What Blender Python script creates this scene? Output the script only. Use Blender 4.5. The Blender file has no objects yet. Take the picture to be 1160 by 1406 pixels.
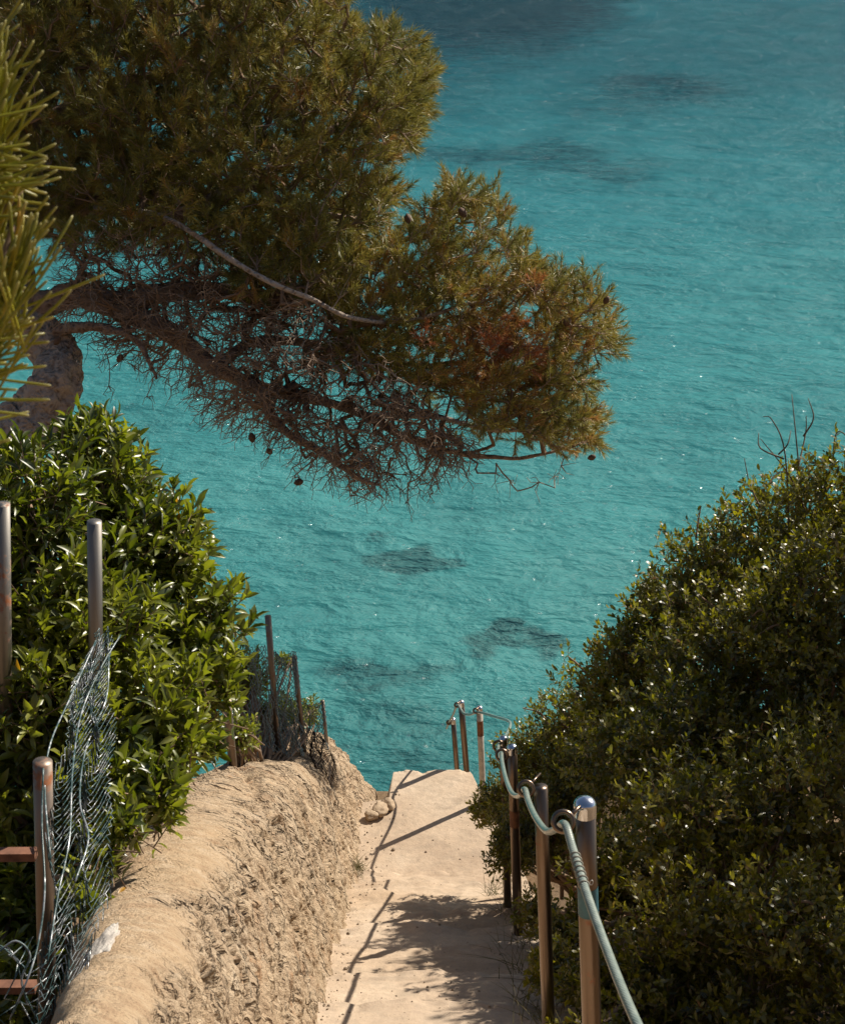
import bpy, math, random
import numpy as np
from mathutils import Vector, Matrix
random.seed(7)
rng = np.random.default_rng(11)
sc = bpy.context.scene
COL = sc.collection

# ------------------------------------------------------------------ camera, sky, sun, exposure
CZ = 18.0                      # camera height above the sea
PITCH = math.radians(25)
W, H, F = 1160.0, 1406.0, 2163.0
cam_d = bpy.data.cameras.new('camera'); cam = bpy.data.objects.new('camera', cam_d); COL.objects.link(cam)
cam_d.sensor_fit = 'VERTICAL'; cam_d.sensor_height = 36; cam_d.lens = 36 * F / H
cam.location = (0, 0, CZ); cam.rotation_euler = (math.radians(90) - PITCH, 0, 0)
cam_d.clip_start = 0.05; cam_d.clip_end = 9000
cam_d.dof.use_dof = True; cam_d.dof.focus_distance = 8.5; cam_d.dof.aperture_fstop = 20
sc.camera = cam

SUN_EL, SUN_AZ = math.radians(41), math.radians(51)   # azimuth measured from +Y towards +X
world = bpy.data.worlds.new('World'); sc.world = world; world.use_nodes = True
wn = world.node_tree.nodes; wl = world.node_tree.links
sky = wn.new('ShaderNodeTexSky'); sky.sky_type = 'NISHITA'; sky.sun_disc = False
sky.sun_elevation = SUN_EL; sky.sun_rotation = SUN_AZ
bg = wn['Background']; bg.inputs[1].default_value = 0.05
wl.new(sky.outputs[0], bg.inputs[0])
sun_d = bpy.data.lights.new('sun', 'SUN'); sun = bpy.data.objects.new('sun', sun_d); COL.objects.link(sun)
sun_d.energy = 4.6; sun_d.angle = math.radians(0.53); sun_d.color = (1.0, 0.91, 0.79)
SD = Vector((math.sin(SUN_AZ) * math.cos(SUN_EL), math.cos(SUN_AZ) * math.cos(SUN_EL), math.sin(SUN_EL)))
sun.rotation_euler = SD.to_track_quat('Z', 'Y').to_euler(); sun.location = (20, 20, 60)
sc.view_settings.view_transform = 'Standard'; sc.view_settings.look = 'None'
sc.view_settings.exposure = 0.68; sc.view_settings.gamma = 1.0; sc.view_settings.use_curve_mapping = False
sc.render.engine = 'CYCLES'
sc.cycles.use_denoising = True
sc.cycles.max_bounces = 7; sc.cycles.transparent_max_bounces = 8
sc.cycles.sample_clamp_indirect = 4

# ------------------------------------------------------------------ helpers
cP, sP = math.cos(PITCH), math.sin(PITCH)
def pt(px, py, d):
    """world point seen at photo pixel (px,py), d metres in front of the camera"""
    dx = (px - W / 2) / F; dy = (py - H / 2) / F
    return Vector((d * dx, d * (cP - dy * sP), CZ - d * (sP + dy * cP)))
def on_z(px, py, z):
    dx = (px - W / 2) / F; dy = (py - H / 2) / F
    d = (CZ - z) / (sP + dy * cP)
    return pt(px, py, d)
def project(v):
    v = np.asarray(v); y = v[..., 1]; z = v[..., 2] - CZ
    d = y * cP - z * sP; dn = -y * sP - z * cP
    return v[..., 0] / d * F + W / 2, dn / d * F + H / 2, d

def hash3(ix, iy, iz, seed):
    n = (ix * 374761393 + iy * 668265263 + iz * 2147483647 + seed * 1274126177) & 0xffffffff
    n = ((n ^ (n >> 13)) * 1274126177) & 0xffffffff
    return ((n ^ (n >> 16)) & 0xffff) / 65535.0
def vnoise(p, seed=0):
    p = np.asarray(p, float); i = np.floor(p).astype(np.int64); f = p - i; f = f * f * (3 - 2 * f)
    r = 0
    for a in (0, 1):
        for b in (0, 1):
            for c in (0, 1):
                w = (f[..., 0] if a else 1 - f[..., 0]) * (f[..., 1] if b else 1 - f[..., 1]) * (f[..., 2] if c else 1 - f[..., 2])
                r = r + w * hash3(i[..., 0] + a, i[..., 1] + b, i[..., 2] + c, seed)
    return r * 2 - 1
def fbm(p, oct=4, seed=0):
    p = np.asarray(p, float); s = 0; a = 1; 
    for o in range(oct):
        s = s + a * vnoise(p * 2 ** o + 17.3 * o, seed + o); a *= 0.5
    return s

def mesh_np(name, V, faces_list, mats, smooth=True, attr=None, parent=None, link=True, attr2=None, flow=None):
    """faces_list: list of (N,k) int arrays"""
    me = bpy.data.meshes.new(name)
    V = np.ascontiguousarray(V, dtype=np.float32)
    me.vertices.add(len(V)); me.vertices.foreach_set('co', V.ravel())
    loops = np.concatenate([f.ravel() for f in faces_list]).astype(np.int32)
    tot = np.concatenate([np.full(len(f), f.shape[1], np.int32) for f in faces_list])
    start = np.concatenate([[0], np.cumsum(tot)[:-1]]).astype(np.int32)
    me.loops.add(len(loops)); me.loops.foreach_set('vertex_index', loops)
    me.polygons.add(len(tot)); me.polygons.foreach_set('loop_start', start); me.polygons.foreach_set('loop_total', tot)
    me.update(calc_edges=True)
    me.polygons.foreach_set('use_smooth', np.full(len(tot), smooth))
    if attr is not None:
        a = me.attributes.new('rnd', 'FLOAT', 'POINT'); a.data.foreach_set('value', np.asarray(attr, np.float32))
    if attr2 is not None:
        a = me.attributes.new('kindv', 'FLOAT', 'POINT'); a.data.foreach_set('value', np.asarray(attr2, np.float32))
    if flow is not None:
        a = me.attributes.new('flow', 'FLOAT_VECTOR', 'POINT'); a.data.foreach_set('vector', np.asarray(flow, np.float32).ravel())
    me.validate()
    for m in (mats if isinstance(mats, (list, tuple)) else [mats]): me.materials.append(m)
    if not link: return me
    o = bpy.data.objects.new(name, me); COL.objects.link(o)
    if parent:
        o.parent = parent; o.matrix_parent_inverse = parent.matrix_world.inverted() if False else Matrix.Translation(-Vector(parent.location))
    return o

def thing(name, label, cat, loc=(0, 0, 0), group=None):
    o = bpy.data.objects.new(name, None); COL.objects.link(o); o.location = loc
    o.empty_display_size = 0.1
    o['label'] = label; o['category'] = cat
    if group: o['group'] = group
    return o
def tag(o, label, cat, group=None):
    o['label'] = label; o['category'] = cat
    if group: o['group'] = group
    return o
def center_origin(o):
    """move a top-level mesh's origin to the bottom of its own shape"""
    me = o.data; n = len(me.vertices); v = np.empty(n * 3, np.float32); me.vertices.foreach_get('co', v); v = v.reshape(-1, 3)
    c = np.array([(v[:, 0].min() + v[:, 0].max()) / 2, (v[:, 1].min() + v[:, 1].max()) / 2, v[:, 2].min()], np.float32)
    me.vertices.foreach_set('co', (v - c).ravel()); o.location = Vector(c.tolist()); me.update()

def grid_faces(nu, nv, closed_u=False, off=0):
    iu = np.arange(nu if closed_u else nu - 1); iv = np.arange(nv - 1)
    a, b = np.meshgrid(iu, iv, indexing='ij'); a2 = (a + 1) % nu
    return np.stack([a * nv + b, a2 * nv + b, a2 * nv + b + 1, a * nv + b + 1], -1).reshape(-1, 4) + off

def tube(pts, radii, sides=8, cap=True, twist=0.0):
    """returns V, [quads, ...]"""
    P = np.array([tuple(p) for p in pts], float); n = len(P)
    R = np.full(n, radii) if np.isscalar(radii) else np.asarray(radii, float)
    T = np.gradient(P, axis=0); T /= np.linalg.norm(T, axis=1)[:, None] + 1e-12
    up = np.array([0, 0, 1.0]) if abs(T[0, 2]) < 0.9 else np.array([1.0, 0, 0])
    N = np.zeros_like(P); N[0] = np.cross(T[0], up); N[0] /= np.linalg.norm(N[0])
    for i in range(1, n):
        v = N[i - 1] - T[i] * np.dot(N[i - 1], T[i]); N[i] = v / (np.linalg.norm(v) + 1e-12)
    B = np.cross(T, N)
    a = np.arange(sides) * 2 * math.pi / sides
    V = P[None] + R[None, :, None] * (np.cos(a)[:, None, None] * N[None] + np.sin(a)[:, None, None] * B[None])
    V = V.reshape(-1, 3)
    q = grid_faces(sides, n, True)
    fl = [q]
    if cap:
        k = len(V); V = np.vstack([V, P[0], P[-1]])
        s = np.arange(sides); s2 = (s + 1) % sides
        fl.append(np.stack([s * n, np.full(sides, k), s2 * n], -1))
        fl.append(np.stack([s2 * n + n - 1, np.full(sides, k + 1), s * n + n - 1], -1))
    return V, fl
def merge(parts):
    Vs, quads, tris, off = [], [], [], 0
    for V, fl in parts:
        Vs.append(V)
        for f in fl:
            (quads if f.shape[1] == 4 else tris).append(f + off)
        off += len(V)
    out = []
    if quads: out.append(np.concatenate(quads))
    if tris: out.append(np.concatenate(tris))
    return np.vstack(Vs), out
def smooth_path(pts, n=8):
    """Catmull-Rom"""
    P = [np.array(tuple(p), float) for p in pts]; P = [2 * P[0] - P[1]] + P + [2 * P[-1] - P[-2]]
    out = []
    for i in range(1, len(P) - 2):
        for k in range(n):
            t = k / n; a, b, c, d = P[i - 1], P[i], P[i + 1], P[i + 2]
            out.append(0.5 * ((2 * b) + (-a + c) * t + (2 * a - 5 * b + 4 * c - d) * t * t + (-a + 3 * b - 3 * c + d) * t ** 3))
    out.append(P[-2]); return np.array(out)
def lathe(profile, sides=24, axis_from=(0, 0, 0), axis=None):
    pr = np.array(profile, float); a = np.arange(sides) * 2 * math.pi / sides
    V = np.stack([np.cos(a)[:, None] * pr[None, :, 0], np.sin(a)[:, None] * pr[None, :, 0], np.broadcast_to(pr[None, :, 1], (sides, len(pr)))], -1).reshape(-1, 3)
    if axis is not None:
        q = Vector(axis).to_track_quat('Z', 'Y').to_matrix(); V = V @ np.array(q).T
    return V + np.array(axis_from), [grid_faces(sides, len(pr), True)]
def torus(c, normal, R, r, n=28, m=10):
    q = np.array(Vector(normal).to_track_quat('Z', 'Y').to_matrix())
    a = np.arange(n) * 2 * math.pi / n; b = np.arange(m) * 2 * math.pi / m
    A, B = np.meshgrid(a, b, indexing='ij')
    V = np.stack([(R + r * np.cos(B)) * np.cos(A), (R + r * np.cos(B)) * np.sin(A), r * np.sin(B)], -1).reshape(-1, 3) @ q.T + np.array(tuple(c))
    i, j = np.meshgrid(np.arange(n), np.arange(m), indexing='ij')
    f = np.stack([i * m + j, ((i + 1) % n) * m + j, ((i + 1) % n) * m + (j + 1) % m, i * m + (j + 1) % m], -1).reshape(-1, 4)
    return V, [f]

# ------------------------------------------------------------------ material helpers
class NT:
    def __init__(s, name):
        s.m = bpy.data.materials.new(name); s.m.use_nodes = True; s.t = s.m.node_tree; s.n = s.t.nodes; s.l = s.t.links
        s.n.clear(); s.out = s.n.new('ShaderNodeOutputMaterial')
    def new(s, typ, **kw):
        nd = s.n.new('ShaderNode' + typ)
        for k, v in kw.items():
            if k.startswith('i_'):
                key = k[2:]; key = int(key) if key.isdigit() else key.replace('_', ' ')
                s.set(nd.inputs[key], v)
            else: setattr(nd, k, v)
        return nd
    def set(s, inp, v):
        if isinstance(v, bpy.types.NodeSocket): s.l.new(v, inp)
        elif isinstance(v, (tuple, list)) and len(v) == 3 and inp.type == 'RGBA': inp.default_value = (*v, 1)
        else: inp.default_value = v
    def pos(s, scale=(1, 1, 1), kind='Position'):
        g = s.new('NewGeometry').outputs[kind]
        mp = s.new('Mapping'); s.set(mp.inputs[0], g); mp.inputs['Scale'].default_value = scale
        return mp.outputs[0]
    def noise(s, vec, scale, detail=4, rough=0.55, dist=0.0):
        nd = s.new('TexNoise'); s.set(nd.inputs['Vector'], vec); nd.inputs['Scale'].default_value = scale
        nd.inputs['Detail'].default_value = detail; nd.inputs['Roughness'].default_value = rough; nd.inputs['Distortion'].default_value = dist
        return nd.outputs[0]
    def voro(s, vec, scale, feature='F1'):
        nd = s.new('TexVoronoi', feature=feature); s.set(nd.inputs['Vector'], vec); nd.inputs['Scale'].default_value = scale
        return nd.outputs['Distance']
    def ramp(s, fac, stops, interp='LINEAR'):
        nd = s.new('ValToRGB'); s.set(nd.inputs[0], fac); cr = nd.color_ramp; cr.interpolation = interp
        while len(cr.elements) < len(stops): cr.elements.new(0.5)
        for e, (p, c) in zip(cr.elements, stops):
            e.position = p; e.color = (*c, 1) if isinstance(c, (tuple, list)) else (c, c, c, 1)
        return nd.outputs[0]
    def math(s, op, a, b=None, c=None, clamp=False):
        nd = s.new('Math', operation=op, use_clamp=clamp); s.set(nd.inputs[0], a)
        if b is not None: s.set(nd.inputs[1], b)
        if c is not None: s.set(nd.inputs[2], c)
        return nd.outputs[0]
    def mix(s, fac, a, b, blend='MIX'):
        nd = s.new('Mix', data_type='RGBA', blend_type=blend); s.set(nd.inputs[0], fac)
        s.set(nd.inputs[6], a); s.set(nd.inputs[7], b); return nd.outputs[2]
    def bump(s, height, strength=0.5, dist=0.01, normal=None):
        nd = s.new('Bump'); s.set(nd.inputs['Height'], height); nd.inputs['Strength'].default_value = strength; nd.inputs['Distance'].default_value = dist
        if normal is not None: s.l.new(normal, nd.inputs['Normal'])
        return nd.outputs[0]
    def bsdf(s, **kw):
        nd = s.new('BsdfPrincipled')
        for k, v in kw.items(): s.set(nd.inputs[k.replace('_', ' ')], v)
        return nd.outputs[0]
    def attr(s, name='rnd'):
        return s.new('Attribute', attribute_name=name).outputs['Fac']
    def done(s, sh): s.l.new(sh, s.out.inputs[0]); return s.m

def mat_leaf(name, stops, transl=0.35, rough=0.35, tr_col=(1.5, 1.6, 0.5), spec=0.5):
    t = NT(name); col = t.ramp(t.attr(), stops)
    n = t.noise(t.pos(), 60, 2)
    col = t.mix(0.25, col, t.mix(n, (0.01, 0.02, 0.005), (0.25, 0.26, 0.08)), 'OVERLAY')
    p = t.bsdf(Base_Color=col, Roughness=rough, Specular_IOR_Level=spec)
    tr = t.new('BsdfTranslucent'); t.set(tr.inputs[0], t.mix(1.0, col, tr_col, 'MULTIPLY'))
    mx = t.new('MixShader'); mx.inputs[0].default_value = transl
    t.l.new(p, mx.inputs[1]); t.l.new(tr.outputs[0], mx.inputs[2]); return t.done(mx.outputs[0])

def mat_concrete():
    t = NT('worn_concrete'); p = t.pos()
    big = t.noise(p, 1.7, 5, 0.6); fine = t.noise(p, 26, 6, 0.65); grit = t.noise(p, 160, 3, 0.6)
    col = t.ramp(big, [(0.3, (0.34, 0.25, 0.17)), (0.5, (0.45, 0.35, 0.25)), (0.7, (0.53, 0.44, 0.335))])
    col = t.mix(0.4, col, t.ramp(fine, [(0.3, (0.26, 0.21, 0.16)), (0.65, (0.56, 0.50, 0.42))]), 'OVERLAY')
    col = t.mix(t.ramp(grit, [(0.30, 0.6), (0.42, 0.0)]), col, (0.16, 0.12, 0.08))
    st = t.noise(t.pos((1, 1.6, 1)), 5.0, 6, 0.7, 0.8); col = t.mix(t.ramp(st, [(0.50, 0.0), (0.64, 0.6)]), col, (0.25, 0.19, 0.13))
    col = t.mix(t.ramp(t.new('ObjectInfo').outputs['Random'], [(0.0, 0.0), (1.0, 0.28)]), col, (0.60, 0.52, 0.43))
    h = t.math('ADD', t.math('MULTIPLY', fine, 0.7), t.math('MULTIPLY', grit, 0.25))
    return t.done(t.bsdf(Base_Color=col, Roughness=0.9, Specular_IOR_Level=0.2, Normal=t.bump(h, 0.7, 0.012)))
def mat_bank():
    t = NT('earthen_rubble_render')
    kind = t.attr('kindv')                       # 0 on the rough face, 1 on the smooth rendered cap
    fl = t.new('Attribute', attribute_name='flow').outputs['Vector']
    def fm(sc):
        mp = t.new('Mapping'); t.set(mp.inputs[0], fl); mp.inputs['Scale'].default_value = sc; return mp.outputs[0]
    p = t.pos()
    streak = t.noise(fm((16, 2.6, 1)), 1.6, 6, 0.62, 0.5); streak2 = t.noise(fm((60, 9, 1)), 1.0, 5, 0.7, 0.6); fine = t.noise(p, 34, 6, 0.7); grit = t.noise(p, 130, 3, 0.6); big = t.noise(p, 2.2, 4)
    wv = t.new('VectorMath', operation='ADD'); t.set(wv.inputs[0], fm((17, 3.2, 1)))
    wn_ = t.new('TexNoise'); t.set(wn_.inputs['Vector'], fm((20, 8, 1))); wn_.inputs['Scale'].default_value = 1.0; wn_.inputs['Detail'].default_value = 4
    ws = t.new('VectorMath', operation='SCALE'); t.l.new(wn_.outputs['Color'], ws.inputs[0]); ws.inputs['Scale'].default_value = 1.5; t.l.new(ws.outputs[0], wv.inputs[1])
    vr = t.voro(wv.outputs[0], 1.0, 'DISTANCE_TO_EDGE')
    crack = t.math('MULTIPLY', t.ramp(vr, [(0.0, 1.0), (0.035, 0.55), (0.10, 0.0)]), t.ramp(big, [(0.40, 0.15), (0.58, 1.0)]))
    crack = t.math('MULTIPLY', crack, t.math('SUBTRACT', 1.0, kind, clamp=True))
    face = t.ramp(streak, [(0.27, (0.26, 0.17, 0.10)), (0.42, (0.45, 0.325, 0.205)), (0.6, (0.56, 0.43, 0.285)), (0.78, (0.66, 0.55, 0.41))])
    face = t.mix(t.ramp(streak2, [(0.32, 0.55), (0.55, 0.0)]), face, (0.28, 0.19, 0.115))
    face = t.mix(t.ramp(big, [(0.35, 0.0), (0.65, 0.45)]), face, (0.50, 0.40, 0.29))
    red = t.noise(p, 5.5, 5, 0.7)
    face = t.mix(t.ramp(red, [(0.56, 0.0), (0.70, 0.6)]), face, (0.36, 0.18, 0.08))
    cap = t.ramp(t.noise(p, 12, 6, .7), [(0.3, (0.36, 0.24, 0.145)), (0.5, (0.48, 0.35, 0.22)), (0.72, (0.56, 0.44, 0.31))])
    col = t.mix(kind, face, cap)
    col = t.mix(t.ramp(grit, [(0.30, 0.7), (0.40, 0.0)]), col, (0.16, 0.10, 0.06))
    hs = t.math('MULTIPLY', t.math('ADD', t.math('MULTIPLY', streak, .6), t.math('MULTIPLY', streak2, 0.35)), t.math('SUBTRACT', 1.0, kind)); h = t.math('ADD', hs, t.math('ADD', t.math('MULTIPLY', fine, 0.65), t.math('MULTIPLY', grit, 0.2)))
    h = t.math('SUBTRACT', h, t.math('MULTIPLY', crack, 0.9))
    return t.done(t.bsdf(Base_Color=col, Roughness=0.92, Specular_IOR_Level=0.15, Normal=t.bump(h, 1.0, 0.035)))
def mat_rock(name, a, b, bumpd=0.02, scale=8):
    t = NT(name); p = t.pos(); n = t.noise(p, scale, 6, 0.65); g = t.noise(p, scale * 12, 4, 0.65)
    col = t.mix(0.35, t.ramp(n, [(0.3, a), (0.7, b)]), t.ramp(g, [(0.3, tuple(x * .5 for x in a)), (0.7, b)]))
    return t.done(t.bsdf(Base_Color=col, Roughness=0.9, Specular_IOR_Level=0.2, Normal=t.bump(t.math('ADD', n, t.math('MULTIPLY', g, .3)), 0.8, bumpd)))
def mat_metal(name, col=(0.62, 0.60, 0.57), rough=0.18, rust=0.25, rustcol=(0.20, 0.075, 0.03)):
    t = NT(name); p = t.pos((1, 1, 0.12)); p1 = t.pos()
    n = t.noise(p1, 11, 6, 0.7); br = t.noise(t.pos((1, 1, .06)), 90, 3); 
    mask = t.ramp(n, [(0.62 - rust * .55, 0.0), (0.72 - rust * .55, 1.0)])
    c = t.mix(mask, t.mix(br, tuple(x * .8 for x in col), col), t.mix(t.noise(p1, 60, 4), rustcol, tuple(x * 2.1 for x in rustcol)))
    r = t.math('ADD', t.math('MULTIPLY', mask, 0.55), t.math('ADD', rough, t.math('MULTIPLY', br, 0.12)))
    m = t.math('SUBTRACT', 1.0, t.math('MULTIPLY', mask, 0.85))
    return t.done(t.bsdf(Base_Color=c, Roughness=r, Metallic=m, Normal=t.bump(t.math('ADD', n, br), 0.12, 0.003)))
def mat_simple(name, col, rough=0.6, metal=0.0, var=0.35, scale=30, bumps=0.2, spec=0.5):
    t = NT(name); p = t.pos(); n = t.noise(p, scale, 5, 0.65)
    c = t.ramp(n, [(0.25, tuple(x * (1 - var) for x in col)), (0.75, tuple(min(1, x * (1 + var)) for x in col))])
    return t.done(t.bsdf(Base_Color=c, Roughness=rough, Metallic=metal, Specular_IOR_Level=spec, Normal=t.bump(n, bumps, 0.004)))

def mat_bark(name='pine_bark', a=(0.07, 0.048, 0.035), b=(0.29, 0.22, 0.165), c=(0.48, 0.39, 0.31)):
    t = NT(name); p = t.pos((1, 1, 1)); v = t.voro(t.mix(0.25, p, t.new('TexNoise', i_Vector=p, i_Scale=9.0).outputs[1]), 22); n = t.noise(p, 18, 6, 0.7)
    m = t.math('MULTIPLY', t.math('ADD', v, n), 0.8)
    col = t.ramp(m, [(0.25, a), (0.55, b), (0.8, c)])
    return t.done(t.bsdf(Base_Color=col, Roughness=0.95, Specular_IOR_Level=0.15, Normal=t.bump(m, 1.0, 0.03)))
def mat_twig():
    t = NT('twig_bark'); n = t.noise(t.pos(), 14, 4); a = t.attr()
    col = t.ramp(t.math('ADD', t.math('MULTIPLY', n, .35), t.math('MULTIPLY', a, .65)), [(0.15, (0.075, 0.050, 0.034)), (0.5, (0.24, 0.165, 0.11)), (0.75, (0.42, 0.33, 0.25)), (1.0, (0.58, 0.50, 0.42))])
    return t.done(t.bsdf(Base_Color=col, Roughness=0.85, Specular_IOR_Level=0.2))

# sea --------------------------------------------------------------
def mat_sea():
    t = NT('sea_water'); p = t.pos((0.55, 1, 1)); pr = t.pos((0.62, 1.0, 1))
    swell = t.noise(p, 0.35, 3, 0.5, 0.4); rip = t.noise(pr, 0.95, 5, 0.6, 0.3); wave = t.noise(pr, 0.42, 4, 0.55, 0.5); fine = t.noise(pr, 4.2, 5, 0.65, 0.2); micro = t.noise(p, 17, 3, 0.6)
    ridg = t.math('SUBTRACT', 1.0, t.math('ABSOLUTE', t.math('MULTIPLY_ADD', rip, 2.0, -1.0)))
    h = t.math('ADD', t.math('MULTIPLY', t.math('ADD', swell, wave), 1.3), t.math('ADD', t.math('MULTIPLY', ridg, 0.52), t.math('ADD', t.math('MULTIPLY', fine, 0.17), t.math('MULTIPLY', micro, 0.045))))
    nb = t.bump(h, 1.0, 0.75)
    # turbid water: its body colour varies with depth (darker, bluer offshore) and with the sand it carries
    sep = t.new('SeparateXYZ'); t.l.new(t.new('NewGeometry').outputs['Position'], sep.inputs[0])
    yy = t.math('DIVIDE', sep.outputs[1], 160.0, clamp=True)
    depthc = t.ramp(yy, [(0.14, (0.035, 0.170, 0.180)), (0.19, (0.070, 0.245, 0.240)), (0.30, (0.050, 0.245, 0.255)), (0.45, (0.024, 0.180, 0.210)), (0.72, (0.004, 0.085, 0.118))])
    big = t.noise(t.pos((0.5, 1, 1)), 0.045, 4, 0.5); cloud = t.noise(t.pos((0.4, 1, 1)), 0.33, 5, 0.6, 1.0)
    var = t.ramp(t.math('ADD', t.math('MULTIPLY', big, 0.55), t.math('MULTIPLY', cloud, 0.45)), [(0.32, (0.50, 0.74, 0.80)), (0.5, (1.0, 1.0, 1.0)), (0.68, (1.6, 1.2, 1.15))])
    col = t.mix(1.0, depthc, var, 'MULTIPLY')
    col = t.mix(1.0, col, t.ramp(t.math('ADD', t.math('MULTIPLY', wave, .30), t.math('ADD', t.math('MULTIPLY', ridg, .30), t.math('MULTIPLY', fine, .40))), [(0.35, 0.80), (0.55, 1.0), (0.75, 1.20)]), 'MULTIPLY')   # ripple shading painted into the body colour, lighter on crests
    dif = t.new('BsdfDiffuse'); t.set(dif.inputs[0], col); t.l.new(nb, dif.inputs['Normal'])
    tr = t.new('BsdfTransparent'); t.set(tr.inputs[0], (0.40, 0.84, 0.90))
    body = t.new('MixShader'); t.set(body.inputs[0], t.ramp(yy, [(0.0, 0.42), (0.35, 0.42), (0.62, 0.24)]))
    t.l.new(tr.outputs[0], body.inputs[1]); t.l.new(dif.outputs[0], body.inputs[2])
    vs = t.voro(t.pos((0.8, 1, 1)), 2.6); spot = t.math('MAXIMUM', t.math('SUBTRACT', 0.15, vs), 0.0); gate = t.ramp(t.noise(t.pos(), 0.9, 2), [(0.46, 0.0), (0.52, 1.0)])
    sp = t.math('MULTIPLY', t.math('MULTIPLY', t.math('MULTIPLY', spot, spot), 4.0), gate); nb2 = t.bump(sp, 1.0, 0.6, nb)
    gl = t.new('BsdfGlossy'); gl.inputs['Roughness'].default_value = 0.17; t.l.new(nb2, gl.inputs['Normal']); t.set(gl.inputs[0], (0.9, 0.9, 0.9))
    fr = t.new('Fresnel'); fr.inputs[0].default_value = 1.33; t.l.new(nb2, fr.inputs['Normal'])
    fac = t.math('ADD', t.math('MULTIPLY', fr.outputs[0], 0.27), t.math('MULTIPLY', t.math('GREATER_THAN', sp, 0.002), 0.20), clamp=True)
    mx = t.new('MixShader'); t.l.new(fac, mx.inputs[0]); t.l.new(body.outputs[0], mx.inputs[1]); t.l.new(gl.outputs[0], mx.inputs[2])
    return t.done(mx.outputs[0])

SEABED_Z = -2.6
def mat_seabed():
    t = NT('sand_and_seagrass'); g = t.pos(); 
    warp = t.new('TexNoise'); t.set(warp.inputs['Vector'], t.pos((0.6, 1, 1))); warp.inputs['Scale'].default_value = 0.9; warp.inputs['Detail'].default_value = 5
    wv = t.new('VectorMath', operation='MULTIPLY_ADD'); t.set(wv.inputs[0], warp.outputs['Color']); wv.inputs[1].default_value = (2.6, 3.2, 0); t.set(wv.inputs[2], g)
    w2 = t.new('TexNoise'); t.set(w2.inputs['Vector'], g); w2.inputs['Scale'].default_value = 0.16; w2.inputs['Detail'].default_value = 3
    wv2 = t.new('VectorMath', operation='MULTIPLY_ADD'); t.set(wv2.inputs[0], w2.outputs['Color']); wv2.inputs[1].default_value = (9, 14, 0); t.set(wv2.inputs[2], wv.outputs[0])
    sep = t.new('SeparateXYZ'); t.l.new(wv2.outputs[0], sep.inputs[0]); X, Y = sep.outputs[0], sep.outputs[1]
    total = None
    # seagrass meadows and weed-covered rock, placed where the photograph shows them (half-width, half-height, density)
    for (px, py, rx, ry, k) in [(650, -10, 190, 80, 1.25), (540, 20, 120, 60, .7), (905, 120, 105, 24, .62), (840, 150, 120, 22, .40), (690, 216, 150, 24, .68), (800, 234, 140, 20, .58), (600, 120, 120, 50, .35), (588, 768, 44, 26, 1.1), (600, 893, 50, 30, .95),
                                (672, 893, 55, 26, .95), (740, 903, 45, 24, 1.0), (435, 915, 60, 28, .75), (500, 985, 150, 60, .50), (560, 1050, 150, 70, .55), (1030, 450, 50, 14, .28), (240, 590, 95, 34, .35), (600, 160, 90, 18, .25)]:
        c = on_z(px, py, SEABED_Z); e = on_z(px + rx, py, SEABED_Z); f1 = on_z(px, py - ry, SEABED_Z); f2 = on_z(px, py + ry, SEABED_Z)
        a = abs(e.x - c.x); b = abs(f1.y - f2.y) / 2; cy = (f1.y + f2.y) / 2
        u = t.math('DIVIDE', t.math('SUBTRACT', X, c.x + 5.8), a); v = t.math('DIVIDE', t.math('SUBTRACT', Y, cy + 8.6), b)
        r2 = t.math('ADD', t.math('MULTIPLY', u, u), t.math('MULTIPLY', v, v))
        m = t.math('MULTIPLY', t.math('SUBTRACT', 1.0, t.math('MULTIPLY', r2, 0.55), clamp=True), k * 1.25)
        total = m if total is None else t.math('MAXIMUM', total, m)
    w = t.noise(t.pos((0.5, 1, 1)), 1.1, 6, 0.7)
    w3 = t.noise(t.pos((0.6, 1, 1)), 3.2, 5, 0.7); edge = t.math('ADD', total, t.math('ADD', t.math('MULTIPLY_ADD', w, 1.5, -0.75), t.math('MULTIPLY_ADD', w3, 1.3, -0.65)))
    dens = t.math('MULTIPLY', t.ramp(edge, [(0.10, 0.0), (1.0, 1.0)]), t.math('MINIMUM', t.math('MULTIPLY', total, 1.6), 1.0), clamp=True)
    sand = t.ramp(t.noise(g, 0.25, 4), [(0.3, (0.25, 0.33, 0.31)), (0.7, (0.38, 0.46, 0.42))])
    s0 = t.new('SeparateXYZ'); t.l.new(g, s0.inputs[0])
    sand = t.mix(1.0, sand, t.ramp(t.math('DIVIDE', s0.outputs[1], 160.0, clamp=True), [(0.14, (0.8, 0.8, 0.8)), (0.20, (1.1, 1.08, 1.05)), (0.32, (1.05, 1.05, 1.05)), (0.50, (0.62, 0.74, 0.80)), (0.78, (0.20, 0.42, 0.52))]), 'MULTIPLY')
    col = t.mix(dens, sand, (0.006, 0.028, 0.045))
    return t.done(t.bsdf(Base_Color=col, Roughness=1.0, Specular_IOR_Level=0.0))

def big_plane(name, z, x0, x1, y0, y1, m):
    V = np.array([(x0, y0, z), (x1, y0, z), (x1, y1, z), (x0, y1, z)], float)
    o = mesh_np(name, V, [np.array([[0, 1, 2, 3]])], m, smooth=False); o['kind'] = 'structure'; return o
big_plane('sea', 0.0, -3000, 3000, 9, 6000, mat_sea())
big_plane('seabed', SEABED_Z, -3000, 3000, 9, 6000, mat_seabed())

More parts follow.
